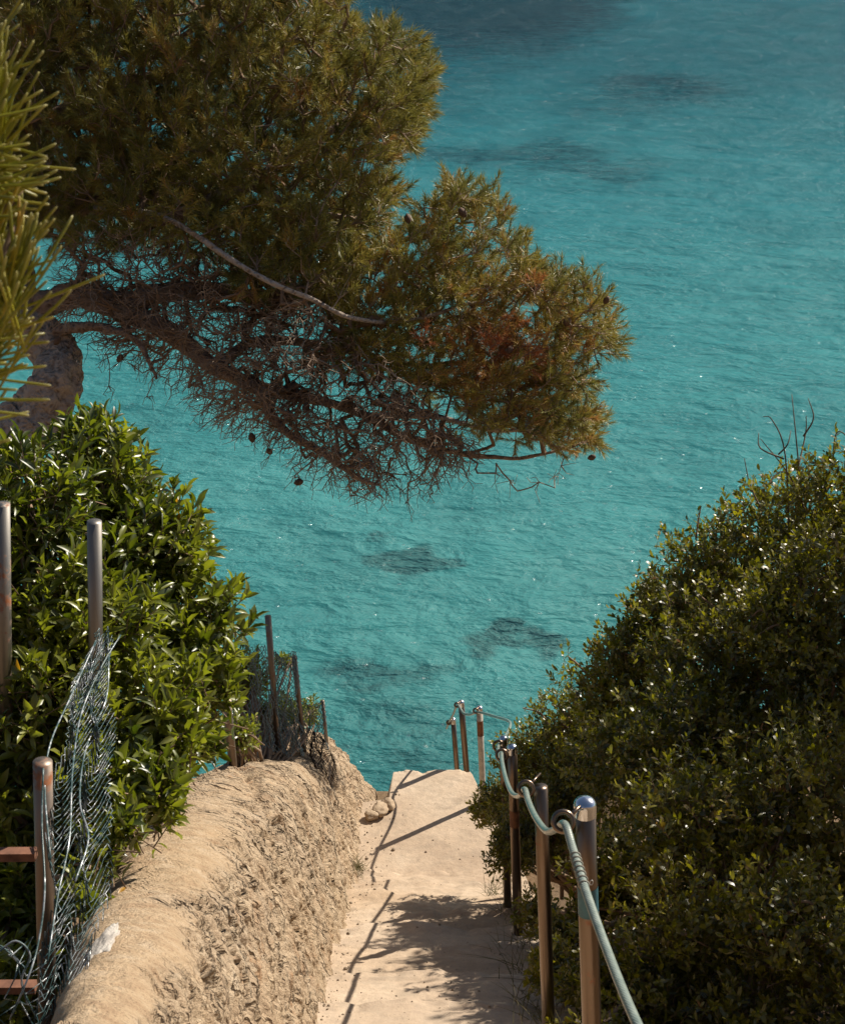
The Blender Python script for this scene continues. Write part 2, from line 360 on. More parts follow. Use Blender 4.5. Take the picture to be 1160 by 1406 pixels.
# ------------------------------------------------------------------ terrain
M_soil = mat_rock('dry_soil', (0.10, 0.065, 0.035), (0.25, 0.17, 0.10), 0.03, 4)
M_conc = mat_concrete(); M_bank = mat_bank()
LZ = CZ - 5.9
def gy(y):      # nosing line of the stair
    y = np.asarray(y, float)
    a = CZ - 1.33 - 0.6 * y
    return np.where(y < 7.6, a, np.where(y < 8.75, LZ, LZ - 0.85 * (y - 8.75)))
xs = np.concatenate([np.linspace(-40, -3, 30), np.linspace(-2.9, 3, 60), np.linspace(3.2, 40, 30)])
ys = np.concatenate([np.linspace(-12, 0, 14), np.linspace(.2, 10, 70), np.linspace(10.3, 30, 50)])
X, Y = np.meshgrid(xs, ys, indexing='ij')
Z = gy(Y) - 0.22
left = np.clip((-X - 0.6) / 0.5, 0, 1); Z = Z - left * 0.25
right = np.clip((X - 0.55) / 0.8, 0, 1); Z = Z + right * 0.32
beyond = np.clip(Y - 8.8, 0, 99); Z = Z - beyond * 0.35 - 0.25 * np.clip(beyond, 0, 1)
Z = Z + fbm(np.stack([X * .8, Y * .8, Z * 0], -1), 4, 3) * 0.06 * np.clip(np.abs(X) - .2, 0, 3) 
Z = np.clip(Z, -6, 99)
o = mesh_np('ground', np.stack([X, Y, Z], -1).reshape(-1, 3), [grid_faces(len(xs), len(ys))], M_soil); o['kind'] = 'structure'

# stairs: every step its own worn concrete piece
stairs = bpy.data.objects.new('stairway', None); COL.objects.link(stairs); stairs['kind'] = 'structure'; stairs.location = (0, 5, float(gy(5)))
T, R = 0.46, 0.276
def make_step(y0, y1, ztop, xl, xr, seed, name='step', drop=0.3, slope=0.175, nx=84):
    """y0 back, y1 nose; tread falls forward a little, nose chipped"""
    prof = []
    n = 54
    for i in range(n):
        u = i / (n - 1); prof.append((y0 + (y1 - 0.02 - y0) * u, ztop - slope * u))
    zn = ztop - slope
    for a in np.linspace(10, 90, 4): prof.append((y1 - 0.02 + 0.012 + 0.008 * math.sin(math.radians(a)), zn - 0.008 * (1 - math.cos(math.radians(a)))))
    for u in np.linspace(0.1, 1, 6): prof.append((y1 - 0.01 * u, zn - 0.02 - (drop - 0.02) * u))
    prof = np.array(prof); xs_ = np.linspace(xl, xr, nx)
    V = np.zeros((nx, len(prof), 3)); V[..., 0] = xs_[:, None]; V[..., 1] = prof[None, :, 0]; V[..., 2] = prof[None, :, 1]
    q = V * np.array([1, 1, 1]); q[..., 2] += seed * 3.7
    nz = fbm(q * 4.5, 5, seed); n2 = fbm(q * 22, 3, seed + 9)
    V[..., 2] += nz * 0.0045 + n2 * 0.003
    w = np.exp(-((prof[:, 0] - y1) / 0.09) ** 2)[None, :]
    V[..., 1] += w * (fbm(np.stack([xs_ * 5, xs_ * 0 + seed, xs_ * 0], -1), 5, seed)[:, None] * 0.034 + nz * 0.014)
    V[..., 2] -= w * np.clip(fbm(np.stack([xs_ * 9, xs_ * 0 + seed * 2.1, xs_ * 0], -1), 4, seed + 4)[:, None] - .1, 0, 1) * 0.022
    V[..., 2] += np.exp(-((prof[:, 0] - (y1 - .03)) / .018) ** 2)[None, :] * (.005 + .009 * np.clip(fbm(np.stack([xs_ * 6, xs_ * 0 + seed * 1.3, xs_ * 0], -1), 4, seed + 6), -.6, 1)[:, None]) * (prof[:, 0] > y0 + .2)[None, :]
    V[..., 2] -= np.exp(-((prof[:, 0] - (y1 - .085)) / .02) ** 2)[None, :] * .006
    return mesh_np(name, V.reshape(-1, 3), [grid_faces(nx, len(prof))], M_conc, parent=stairs)
y = 7.6; k = 0
while y > 0.6:
    zt = float(CZ - 1.33 - 0.6 * (y - T)) - 0.0
    # tread from y-T (back) to y (nose)
    make_step(y - T - 0.05, y, zt - 0.100, -0.95, 0.60, 10 + k, drop=R + .1)
    y -= T; k += 1
# landing slab
def make_landing():
    nx, ny = 110, 110
    u, v = np.meshgrid(np.linspace(0, 1, nx), np.linspace(0, 1, ny), indexing='ij')
    yy = 7.5 + (8.68 - 7.5) * v
    xl = np.interp(yy, [7.5, 8.1, 8.32, 8.36, 8.7], [-.62, -.52, -.38, -.215, -.19]); xr = np.interp(yy, [7.5, 8.7], [.62, .31])
    xx = xl + (xr - xl) * u
    zz = np.full_like(xx, LZ) - 0.03 * v
    V = np.stack([xx, yy, zz], -1); V[..., 2] += fbm(V * 3, 5, 5) * 0.006
    V[..., 1] += np.clip((v - .9) * 10, 0, 1) * fbm(np.stack([xx * 9, xx * 0, xx * 0], -1), 5, 8) * 0.022; V[..., 2] -= np.clip((v - .96) * 25, 0, 1) * np.clip(fbm(np.stack([xx * 14, xx * 0, xx * 0 + 3], -1), 4, 9), 0, 1) * 0.02
    V = V.reshape(-1, 3); f = [grid_faces(nx, ny)]
    # skirt
    loop = [i * ny for i in range(nx)] + [(nx - 1) * ny + j for j in range(1, ny)] + [i * ny + ny - 1 for i in range(nx - 2, -1, -1)] + [j for j in range(ny - 2, 0, -1)]
    loop = np.array(loop); base = len(V); rings = 8; Vs = [V]; prev = loop
    faces = []
    for r in range(1, rings):
        D = V[loop].copy(); D[:, 2] -= 0.065 * r + fbm(D * 5 + r, 3, 2) * 0.01; D[:, 0] += np.where(D[:, 0] < 0, -1, 1) * (0.012 * r) + fbm(D * 9 + r, 3, 7) * 0.012
        Vs.append(D); cur = np.arange(len(loop)) + base + (r - 1) * len(loop)
        a = prev; b = cur; faces.append(np.stack([a, b, np.roll(b, -1), np.roll(a, -1)], -1)); prev = cur
    return mesh_np('landing', np.vstack(Vs), f + faces, M_conc, parent=stairs)
make_landing()
y = 9.05; z = LZ - 0.26
for k in range(7):
    make_step(y - 0.42, y, z, -0.12, 0.42, 60 + k, drop=.34); y += 0.36; z -= 0.27

# ------------------------------------------------------------------ left bank (rendered rubble wall)
prof = np.array([(0.10, -0.25), (0.0, 0.0), (-.04, .14), (-.08, .28), (-.12, .42), (-.165, .56), (-.21, .66), (-.27, .72), (-.36, .755), (-.48, .78), (-.62, .80), (-.74, .80), (-.80, .78), (-.83, .68), (-.85, .3), (-.86, -.4)])
tt = np.concatenate([[0], np.cumsum(np.linalg.norm(np.diff(prof, axis=0), axis=1))])
nv = 220; nu = 680
tv = np.concatenate([np.linspace(0, 1.2, 190), np.linspace(1.21, tt[-1], 30)])
px_ = np.interp(tv, tt, prof[:, 0]); pz_ = np.interp(tv, tt, prof[:, 1]); k_ = np.ones(9) / 9
for _ in range(2):
    px_[4:-4] = np.convolve(px_, k_, 'valid'); pz_[4:-4] = np.convolve(pz_, k_, 'valid')
yu = np.linspace(1.2, 8.75, nu)
base_x = np.interp(yu, [0.6, 3, 4.2, 5.8, 7.4, 8.5], [-.38, -.37, -.37, -.38, -.38, -.40])
hs = np.interp(yu, [0.6, 2.5, 4, 6, 7.2, 7.6, 8.0, 8.4, 8.62, 8.70, 8.75], [.86, .88, .96, 1.04, 1.02, .92, .66, .50, .40, .28, .10])
gz = np.where(yu < 7.6, CZ - 1.33 - 0.6 * yu - 0.04, LZ - np.clip(yu - 8.58, 0, 1) * 2.5)
V = np.zeros((nu, nv, 3))
xsc = np.interp(yu, [2.0, 2.6, 3.2, 4.0, 5.2], [.36, .50, .66, .80, 1.0])
V[..., 0] = base_x[:, None] + px_[None] * xsc[:, None]; V[..., 1] = yu[:, None] + 0.0; V[..., 2] = gz[:, None] + pz_[None] * hs[:, None]
V[..., 1] += np.clip(pz_, 0, 1)[None] * 0.10 * 1.0
# normal of profile
dpx = np.gradient(px_); dpz = np.gradient(pz_); L = np.hypot(dpx, dpz); nx_, nz_ = dpz / L, -dpx / L
capw = np.clip((tv - 0.98) / 0.18, 0, 1)[None] * np.ones((nu, 1))
capw = np.clip(capw + 0.75 * fbm(np.stack([V[..., 0] * 5, V[..., 1] * 4.2, V[..., 2] * 2], -1), 5, 21), 0, 1) * np.clip((tv - .85) / .12, 0, 1)[None]
# far part of the crest is rough rock too
capw *= np.clip((5.6 - V[..., 1]) / 0.8, 0, 1)
shear = -0.40                                      # the tool marks lean forward
A = np.stack([(V[..., 1] + shear * tv[None]) * 36, tv[None] * 5.0 * np.ones((nu, 1)), V[..., 1] * 0 + 1.5], -1)
A2 = np.stack([(V[..., 1] + shear * tv[None]) * 70, tv[None] * 10 * np.ones((nu, 1)), V[..., 1] * 0 + 4.5], -1)
Ai = np.stack([(V[..., 1] + shear * tv[None]) * 17, tv[None] * 11 * np.ones((nu, 1)), V[..., 1] * 0 + 9.5], -1)
st = .55 * fbm(A, 2, 31) + .75 * fbm(Ai, 4, 35); st2 = .6 * fbm(A2, 2, 41) + .5 * fbm(V * 42, 2, 47); lump = fbm(V * np.array([3, 3, 3]), 4, 51); pits = fbm(V * 13, 3, 61)
crev = np.clip(np.abs(fbm(np.stack([(V[..., 1] + shear * tv[None]) * 16, tv[None] * 2.6 * np.ones((nu, 1)), V[..., 1] * 0], -1), 3, 71)) * -7 + 1, 0, 1) * np.clip(fbm(V * 4.1, 2, 88) * 2 + .4, 0, 1)
disp = (1 - capw) * (np.clip(st, -1, .45) * 0.030 + st2 * 0.011 - crev * 0.050 - np.clip(pits - .75, 0, 1) * 0.10) + lump * 0.010 + pits * 0.003 + capw * (fbm(V * 30, 3, 91) * .0030 - np.clip(fbm(V * 9, 3, 95) - .6, 0, 1) * .03)
fade = np.clip((tv - 0.1) / .25, 0.3, 1)[None]
V[..., 0] += disp * fade * nx_[None]; V[..., 2] += disp * fade * nz_[None]
V[..., 2] += np.clip((tv[None] - .9), 0, 1) * lump * 0.02
gx, gyy, _ = project(V)                           # groove cut into the face to imitate a dark streak of shadow
shade_groove = np.array([(322, 1040), (350, 1078), (374, 1122), (386, 1165), (392, 1215)], float); best = np.full(gx.shape, 1e9); wid = np.zeros(gx.shape)
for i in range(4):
    a_, b_ = shade_groove[i], shade_groove[i + 1]; ab = b_ - a_; t_ = np.clip(((gx - a_[0]) * ab[0] + (gyy - a_[1]) * ab[1]) / (ab @ ab), 0, 1)
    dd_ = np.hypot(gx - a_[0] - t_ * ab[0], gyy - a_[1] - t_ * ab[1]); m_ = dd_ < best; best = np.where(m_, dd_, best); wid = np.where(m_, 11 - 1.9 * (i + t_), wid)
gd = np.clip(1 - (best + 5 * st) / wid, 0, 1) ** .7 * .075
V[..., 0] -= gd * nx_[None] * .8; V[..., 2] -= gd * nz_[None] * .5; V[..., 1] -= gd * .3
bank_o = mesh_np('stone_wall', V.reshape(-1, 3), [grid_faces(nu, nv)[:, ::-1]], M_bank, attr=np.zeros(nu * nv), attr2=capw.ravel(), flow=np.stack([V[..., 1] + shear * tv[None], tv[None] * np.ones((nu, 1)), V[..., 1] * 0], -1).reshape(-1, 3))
# a named root at the foot of the wall carries the wall surface and the loose bits
bank = thing('retaining_wall', 'rough sandy rendered retaining wall sloping down left of the steps', 'wall', (-0.42, 4.5, float(gy(4.5))))
bank_o.name = 'wall_face'; bank_o.data.name = 'wall_face'; bank_o.parent = bank; bank_o.matrix_parent_inverse = Matrix.Translation(-bank.location)

from mathutils.bvhtree import BVHTree
def bvh(o):
    dg = None
    vs = [o.matrix_world @ v.co if False else v.co for v in o.data.vertices]
    return BVHTree.FromPolygons([tuple(v.co) for v in o.data.vertices], [tuple(p.vertices) for p in o.data.polygons])
bank_bvh = bvh(bank_o)
def hit(px, py, tree=None):
    d = (pt(px, py, 1) - Vector((0, 0, CZ))).normalized()
    r = (tree or bank_bvh).ray_cast(Vector((0, 0, CZ)), d)
    return r[0], r[1]

def rock_mesh(r, seed, sub=4, rough=0.16, freq=1.6, flat=1.0):
    import bmesh
    bm = bmesh.new(); bmesh.ops.create_icosphere(bm, subdivisions=sub, radius=1)
    v = np.array([tuple(x.co) for x in bm.verts]); f = np.array([[q.index for q in p.verts] for p in bm.faces]); bm.free()
    # facets: clip by random planes
    g = np.random.default_rng(seed)
    for _ in range(9):
        n = g.normal(size=3); n /= np.linalg.norm(n); h = g.uniform(.62, .9); d = v @ n; ex = np.clip(d - h, 0, None); v = v - ex[:, None] * n[None] * .85
    v = v * (1 + rough * .6 * fbm(v * freq + seed, 4, seed)[:, None] + .10 * fbm((v @ np.array([[.8, .5, .33], [-.6, .7, .38], [-.04, -.5, .86]])) * np.array([2.3, 3.1, 4.7]) + seed, 5, seed)[:, None])
    return v * np.array(r), f
M_boulder = mat_rock('sandstone', (0.27, 0.185, 0.115), (0.50, 0.39, 0.27), 0.012, 9)
M_white = mat_rock('pale_mortar', (0.36, 0.32, 0.28), (0.55, 0.51, 0.45), 0.012, 14)
def add_rock(name, c, r, seed, m, label=None, cat=None, rot=0, parent=None, group=None, sub=4):
    v, f = rock_mesh(r, seed, sub); a = rot; Rm = np.array([[math.cos(a), -math.sin(a), 0], [math.sin(a), math.cos(a), 0], [0, 0, 1]])
    o = mesh_np(name, v @ Rm.T + np.array(tuple(c)), [f], m, parent=parent)
    if label: tag(o, label, cat, group)
    if not parent: center_origin(o)
    return o
for (px, py, d, r, s, lb) in [(521, 1112, 9.95, (.075, .06, .035), 8, 'flat sandy stone lying at the left edge of the landing, nearest of its pile'),
                              (511, 1119, 10.1, (.05, .05, .03), 12, 'small stone at the foot of the wall, left one of the landing pile'),
                              (533, 1104, 10.25, (.055, .06, .03), 15, 'small stone wedged against the slab corner, farthest of the landing pile')]:
    add_rock('stone', on_z(px, py, LZ + .012), r, s, M_boulder, lb, 'stone', s, group='stones beside the landing')
# rough natural foot of rock under the landing's left corner
add_rock('rock_ledge', pt(497, 1150, 10.0) + Vector((-.05, .1, -.12)), (.26, .35, .17), 22, M_boulder, 'rough rock ledge between landing slab and far wall end', 'rock', sub=5)
# pale mortar patches set into the wall's cap
for i, (px, py, rx, ry) in enumerate([(193, 1142, 19, 24), (142, 1300, 20, 34)]):
    h, n = hit(px, py)
    if h is None: continue
    d = (h - Vector((0, 0, CZ))).length; s = d / F; vd = (h - Vector((0, 0, CZ))).normalized()
    S = (Vector((1, 0, 0)) - n * n.x).normalized(); U = n.cross(S); sc_ = 1 / max(.35, abs((U - vd * U.dot(vd)).length))
    v, f = rock_mesh((rx * s, ry * s * sc_, 0.012), 40 + i, 5, .35, 2.4)
    q = np.array([list(S), list(U), list(n)])
    mesh_np('mortar_patch', v @ q + np.array(h) + np.array(n) * 0.002, [f], M_white, parent=bank)

# ------------------------------------------------------------------ foliage builders
LEAF = np.array([(0, 0, 0), (.16, -.22, .05), (.16, .22, .05), (.42, -.46, .10), (.42, 0, 0), (.42, .46, .10), (.75, -.40, .03), (.75, 0, -.06), (.75, .40, .03), (1, 0, -.16)])
LEAF_Q = np.array([(1, 3, 4, 4), (3, 6, 7, 4), (4, 7, 8, 5)]); 
LEAF_T = np.array([(0, 1, 4), (1, 3, 4), (0, 4, 2), (2, 4, 5), (6, 9, 7), (7, 9, 8)]); LEAF_Q = np.array([(3, 6, 7, 4), (4, 7, 8, 5)])
LEAF2 = np.array([(0, 0, 0), (.32, -.46, .06), (.32, .46, .06), (.74, -.42, .03), (.74, .42, .03), (1, 0, -.08)])
LEAF2_T = np.array([(0, 1, 2), (3, 5, 4), (1, 3, 2), (2, 3, 4)])

def leaves_np(P, D, N, Ln, Wd, simple):
    """P base, D direction, N normal (unit), lengths/widths -> V, faces"""
    S = np.cross(N, D); S /= np.linalg.norm(S, axis=1)[:, None] + 1e-9
    tpl = LEAF2 if simple else LEAF
    V = P[:, None] + tpl[None, :, 0, None] * (D * Ln[:, None])[:, None] + tpl[None, :, 1, None] * (S * Wd[:, None])[:, None] + tpl[None, :, 2, None] * (N * Ln[:, None])[:, None]
    off = (np.arange(len(P)) * len(tpl))[:, None, None]
    if simple: fl = [(LEAF2_T[None] + off).reshape(-1, 3)]
    else: fl = [(LEAF_Q[None] + off).reshape(-1, 4), (LEAF_T[None] + off).reshape(-1, 3)]
    return V.reshape(-1, 3), fl, len(tpl)
def norm(a): return a / (np.linalg.norm(a, axis=-1, keepdims=True) + 1e-9)

def seg_tubes(A, B, ra, rb, sides=4):
    """many separate tapered prisms, vectorised"""
    D = norm(B - A); up = np.where(np.abs(D[:, 2:3]) < .9, np.array([[0, 0, 1.]]), np.array([[1., 0, 0]])); N = norm(np.cross(D, up)); Bn = np.cross(D, N)
    a = np.arange(sides) * 2 * math.pi / sides
    off = np.cos(a)[None, :, None] * N[:, None] + np.sin(a)[None, :, None] * Bn[:, None]
    VA = A[:, None] + off * ra[:, None, None]; VB = B[:, None] + off * rb[:, None, None]
    V = np.stack([VA, VB], 2).reshape(-1, 3); n = len(A)
    s = np.arange(sides); s2 = (s + 1) % sides
    f = np.stack([s * 2, s2 * 2, s2 * 2 + 1, s * 2 + 1], -1)
    return V, [(f[None] + (np.arange(n) * sides * 2)[:, None, None]).reshape(-1, 4)]

M_twig = mat_twig()
def shrub(name, label, cat, blobs, n_sprig, leaf_len, leaf_w, per, mat, mat_stem, base, parts=300, group=None, stem_len=0.10, seed=1, simple=False, shell=(0.55, 1.06), inner=0.25, lump=0.16, up=0.55, stems=8, tip_bias=0.0, tilt=(25, 75)):
    g = np.random.default_rng(seed)
    B = np.array([tuple(b[0]) + tuple(b[1]) for b in blobs]); area = (B[:, 3] * B[:, 4] + B[:, 4] * B[:, 5]) ; area /= area.sum()
    out = []; dirs = []
    while len(out) < n_sprig:
        i = g.choice(len(B), p=area); d = norm(g.normal(size=3)); c = B[i, :3]; r = B[i, 3:]
        rad = g.uniform(*shell) if g.random() > inner else g.uniform(0.2, 0.8)
        bump = 1 + lump * float(fbm((c + d * r) * 4.0, 3, seed))
        p = c + d * r * rad * bump
        # drop points deep inside another blob
        q = (p - B[:, :3]) / B[:, 3:]; dd = np.sqrt((q ** 2).sum(1)); dd[i] = 9
        if dd.min() < 0.55: continue
        out.append(p); dirs.append(norm(d / r * r.mean()))
    Pp = np.array(out); D0 = np.array(dirs)
    D = norm(D0 * 0.8 + np.array([0, 0, up]) + g.normal(size=D0.shape) * 0.38)
    L = stem_len * g.uniform(.6, 1.3, len(Pp))
    # leaves
    n = len(Pp); K = per
    k = np.arange(K)[None] * np.ones((n, 1)); u = np.clip((k + g.uniform(-.3, .3, (n, K))) / (K - 1), 0, 1) ** (1 - tip_bias)
    ph = k * 2.399 + g.uniform(0, 6.28, (n, 1)) + g.normal(size=(n, K)) * .25
    ax = norm(np.cross(D, g.normal(size=D.shape))); ay = np.cross(D, ax)
    rad = np.cos(ph)[..., None] * ax[:, None] + np.sin(ph)[..., None] * ay[:, None]
    tl = np.radians(tilt[1] - (tilt[1] - tilt[0]) * u + g.normal(size=(n, K)) * 9)
    LD = norm(np.cos(tl)[..., None] * D[:, None] + np.sin(tl)[..., None] * rad + np.array([0, 0, .08]))
    LN = norm(-np.sin(tl)[..., None] * D[:, None] * -1 - np.cos(tl)[..., None] * rad + g.normal(size=(n, K, 3)) * .35)
    LN = norm(LN - (LN * LD).sum(-1, keepdims=True) * LD)
    P0 = Pp[:, None] - D[:, None] * (L[:, None, None] * (1 - u[..., None]))
    size = g.uniform(.5, 1.2, (n, K)) * (0.75 + .25 * np.sin(u * math.pi))
    P0, LD, LN = P0.reshape(-1, 3), LD.reshape(-1, 3), LN.reshape(-1, 3); size = size.ravel()
    Ln = size * leaf_len; Wd = size * leaf_w * g.uniform(.8, 1.2, len(size))
    tone = np.clip(np.repeat(g.normal(.48, .18, n) + .22 * fbm(Pp * 2.6, 3, seed), K) + g.normal(size=n * K) * .15, 0, 1)
    tone = np.minimum(tone, .96); tone[g.random(len(tone)) < 0.0012] = 1.0
    root = thing(name, label, cat, base, group)
    C = P0 + LD * Ln[:, None] * .5
    keep = np.ones(len(C), bool)
    if parts:
        sx, sy, sd = project(C); ar = Ln * Wd / sd ** 2 * np.abs((LN * norm(C - np.array([0, 0, CZ]))).sum(-1))
        inside = (sx > 5) & (sx < W - 5) & (sy > 5) & (sy < H - 5)
        cell = (sx // 7).astype(int) * 1000 + (sy // 7).astype(int); order = np.argsort(sd); seen = {}; vis = []
        for i in order:
            if inside[i] and cell[i] not in seen: seen[cell[i]] = 1; vis.append(i)
        vis = np.array(vis); pick = vis[np.argsort(-ar[vis])][:parts]
        variants = []
        for q in range(14):
            tv_ = (q + .5) / 14
            Vv, fl, _ = leaves_np(np.zeros((1, 3)), np.array([[1., 0, 0]]), np.array([[0, 0, 1.]]), np.array([1.]), np.array([1.]), simple)
            variants.append(mesh_np('leaf', Vv, fl, mat, attr=np.full(len(Vv), tv_), link=False))
        S = norm(np.cross(LN, LD))
        for i in pick:
            ob = bpy.data.objects.new('leaf', variants[min(13, int(tone[i] * 14))]); COL.objects.link(ob); ob.parent = root
            M = Matrix(((LD[i, 0] * Ln[i], S[i, 0] * Wd[i], LN[i, 0] * Ln[i], P0[i, 0] - base[0]), (LD[i, 1] * Ln[i], S[i, 1] * Wd[i], LN[i, 1] * Ln[i], P0[i, 1] - base[1]),
                        (LD[i, 2] * Ln[i], S[i, 2] * Wd[i], LN[i, 2] * Ln[i], P0[i, 2] - base[2]), (0, 0, 0, 1)))
            ob.matrix_basis = M
        keep[pick] = False
    Vv, fl, per_ = leaves_np(P0[keep], LD[keep], LN[keep], Ln[keep], Wd[keep], simple)
    fo = mesh_np('foliage', Vv, fl, mat, attr=np.repeat(tone[keep], per_), parent=root); fo['kind'] = 'stuff'
    # stems: sprig stems plus limbs down to the base
    A = Pp - D * L[:, None] * 1.15; parts_ = [seg_tubes(A, Pp, np.full(n, leaf_len * .035), np.full(n, leaf_len * .018), 3)]
    bl = []
    idx = g.choice(n, size=min(n, stems * 14), replace=False); bb = np.array(tuple(base))
    for i in idx:
        e = A[i]; c = B[np.argmin(((B[:, :3] - e) ** 2).sum(1)), :3]
        m1 = bb * .45 + c * .55 + g.normal(size=3) * .06; path = smooth_path([bb + g.normal(size=3) * .04, m1, c * .5 + e * .5 + g.normal(size=3) * .03, e], 4)
        bl.append(tube(path, np.linspace(.012, .003, len(path)), 5, False))
    V1, f1 = merge(parts_ + bl)
    so = mesh_np('stems', V1, f1, mat_stem, attr=np.full(len(V1), .45), parent=root); so['kind'] = 'stuff'
    return root, Pp, D

def blob(px, py, d, R, fy=1.0, fz=1.0):
    r = R * d / F; return (pt(px, py, d), (r, r * fy, r * fz))

M_pitto = mat_leaf('glossy_shrub_leaf', [(0.0, (0.055, 0.078, 0.012)), (0.4, (0.155, 0.180, 0.018)), (0.75, (0.30, 0.31, 0.045)), (0.93, (0.24, 0.26, 0.05)), (0.985, (0.26, 0.26, 0.05)), (1.0, (0.50, 0.26, 0.03))], 0.40, 0.38, spec=1.0)
M_lent = mat_leaf('small_dark_leaf', [(0.0, (0.045, 0.052, 0.009)), (0.4, (0.17, 0.16, 0.013)), (0.75, (0.31, 0.27, 0.026)), (0.95, (0.20, 0.15, 0.035)), (1.0, (0.26, 0.12, 0.04))], 0.42, 0.38, spec=1.0)

shrub('glossy_shrub', 'large broad leaved green shrub spilling over the wall behind the left fence posts', 'shrub',
      [blob(130, 668, 4.9, 92), blob(35, 700, 4.6, 95), blob(200, 755, 4.9, 100), blob(245, 850, 4.9, 88), blob(120, 850, 4.6, 120), blob(262, 925, 4.8, 72),
       blob(190, 980, 4.5, 95), blob(60, 960, 4.4, 110), blob(150, 1068, 4.3, 72), blob(0, 1100, 4.4, 100), blob(-20, 830, 4.5, 110), blob(215, 1040, 4.5, 52), blob(20, 1240, 4.3, 85), blob(-20, 1370, 4.0, 95), blob(60, 1330, 4.2, 55), blob(90, 1180, 4.3, 50), blob(-30, 960, 4.9, 120), blob(120, 600, 4.95, 45), blob(228, 1010, 4.5, 62), blob(185, 1085, 4.3, 55), blob(275, 1005, 5.2, 42), blob(135, 1165, 4.0, 34), blob(112, 1230, 3.9, 28), blob(218, 1078, 4.2, 46), blob(168, 1125, 4.05, 40)],
      3300, .069, .0205, 9, M_pitto, M_twig, (-1.05, 3.7, float(gy(3.7)) + .72), parts=300, seed=3, up=.6, tip_bias=.35, stem_len=.11)
shrub('scrub_bush', 'dry thin scrub growing through the far green netting fence', 'shrub',
      [blob(340, 925, 9.2, 40), blob(362, 985, 9.6, 46), blob(325, 1000, 8.2, 36), blob(398, 985, 9.9, 30), blob(425, 975, 10.4, 22), blob(390, 905, 9.9, 13)],
      700, .050, .014, 8, M_pitto, M_twig, (-.95, 7.4, float(gy(7.4)) + .6), parts=60, seed=8, up=.8, tip_bias=.2, simple=True)
shrub('mastic_bush', 'small leaved bush bulging over the landing beside the far rail posts', 'shrub',
      [blob(735, 1050, 8.2, 66), blob(700, 1100, 7.9, 46), blob(790, 1000, 8.1, 70), blob(745, 1130, 7.5, 70), blob(700, 1165, 7.3, 42), blob(790, 1080, 7.6, 70), blob(668, 1110, 8.2, 26)],
      2900, .030, .0120, 10, M_lent, M_twig, (.85, 6.6, float(gy(6.6)) + .05), parts=0, seed=5, simple=True, up=.55, stem_len=.07)
shrub('mastic_bush', 'tall sunlit bush filling the right side with bare twigs above its top', 'shrub',
      [blob(855, 960, 7.6, 85), blob(915, 850, 7.6, 92), blob(985, 790, 7.3, 98), blob(1090, 735, 7.1, 100), blob(1190, 690, 6.9, 100), blob(1000, 920, 6.7, 130), blob(1120, 850, 6.4, 130), blob(870, 905, 7.5, 75), blob(880, 1040, 6.8, 110), blob(960, 1020, 6.3, 110), blob(1150, 980, 6.2, 110), blob(1290, 700, 6.6, 110)],
      8200, .037, .0155, 10, M_lent, M_twig, (1.5, 6.2, float(gy(6.2)) + .25), parts=200, seed=6, simple=True, up=.55, stem_len=.08, lump=.36)
shrub('mastic_bush', 'dark shaded bush behind the nearest rail post in the lower right corner', 'shrub',
      [blob(835, 1190, 5.9, 70), blob(960, 1130, 5.6, 115), blob(1110, 1090, 5.4, 120), blob(945, 1290, 5.2, 105), blob(1090, 1260, 4.9, 110), blob(1190, 1370, 4.7, 110), blob(900, 1400, 5.1, 95), blob(1040, 1400, 4.9, 100), blob(790, 1280, 6.0, 60), blob(755, 1330, 5.6, 45), blob(830, 1350, 5.3, 75), blob(735, 1250, 6.6, 34), blob(800, 1440, 4.9, 60), blob(880, 1210, 6.0, 85), blob(1140, 1190, 5.8, 120), blob(1000, 1190, 6.0, 110)],
      5200, .036, .0145, 10, M_lent, M_twig, (1.1, 4.4, float(gy(4.4)) + .2), parts=160, seed=9, simple=True, up=.45, stem_len=.08, lump=.25)

shrub('mastic_bush', 'tallest bush, mostly unseen past the right edge, placed to shade the lower right', 'shrub',
      [((2.05, 4.6, CZ - 2.25), (.58, .6, .55)), ((2.45, 5.25, CZ - 1.95), (.65, .65, .6)), ((2.75, 5.9, CZ - 2.0), (.7, .7, .6)), ((2.22, 5.75, CZ - 2.15), (.50, .55, .5)), ((2.0, 5.2, CZ - 2.75), (.5, .6, .5)), ((2.0, 4.0, CZ - 2.5), (.55, .6, .5)), ((2.6, 4.7, CZ - 2.6), (.7, .8, .8))],
      3600, .044, .0170, 10, M_lent, M_twig, (2.3, 5.0, float(gy(5.0)) + .2), parts=0, seed=14, simple=True, up=.5, stem_len=.09, lump=.2, inner=.35)  # mostly unseen mass, placed towards the sun to shade the lower right bush
# bare twigs sticking out of the right bush belong to it
rb = [o for o in bpy.data.objects if o.name == 'mastic_bush.001'][0]
tw = []
for path in [[(1085, 760), (1072, 620), (1058, 575), (1055, 572)], [(1110, 700), (1098, 600), (1090, 545)], [(1100, 640), (1106, 600), (1104, 570)], [(1095, 700), (1075, 650), (1048, 598)], [(1048, 700), (1035, 665), (1018, 628)],
             [(1072, 625), (1050, 612), (1037, 594)], [(1072, 625), (1080, 608), (1081, 594)], [(960, 740), (962, 705), (957, 692)], [(1130, 640), (1150, 600), (1165, 596), (1175, 615)], [(1098, 600), (1108, 572), (1106, 548)], [(1050, 668), (1064, 655), (1080, 650)]]:
    p = smooth_path([pt(a, b, 7.0) + Vector((random.uniform(-.03, .03), random.uniform(-.05, .05), 0)) for a, b in path], 5)
    tw.append(tube(p, np.linspace(.0045, .0018, len(p)), 5))
Vt, ft = merge(tw); mesh_np('bare_twigs', Vt, ft, M_twig, attr=np.full(len(Vt), .2), parent=rb)

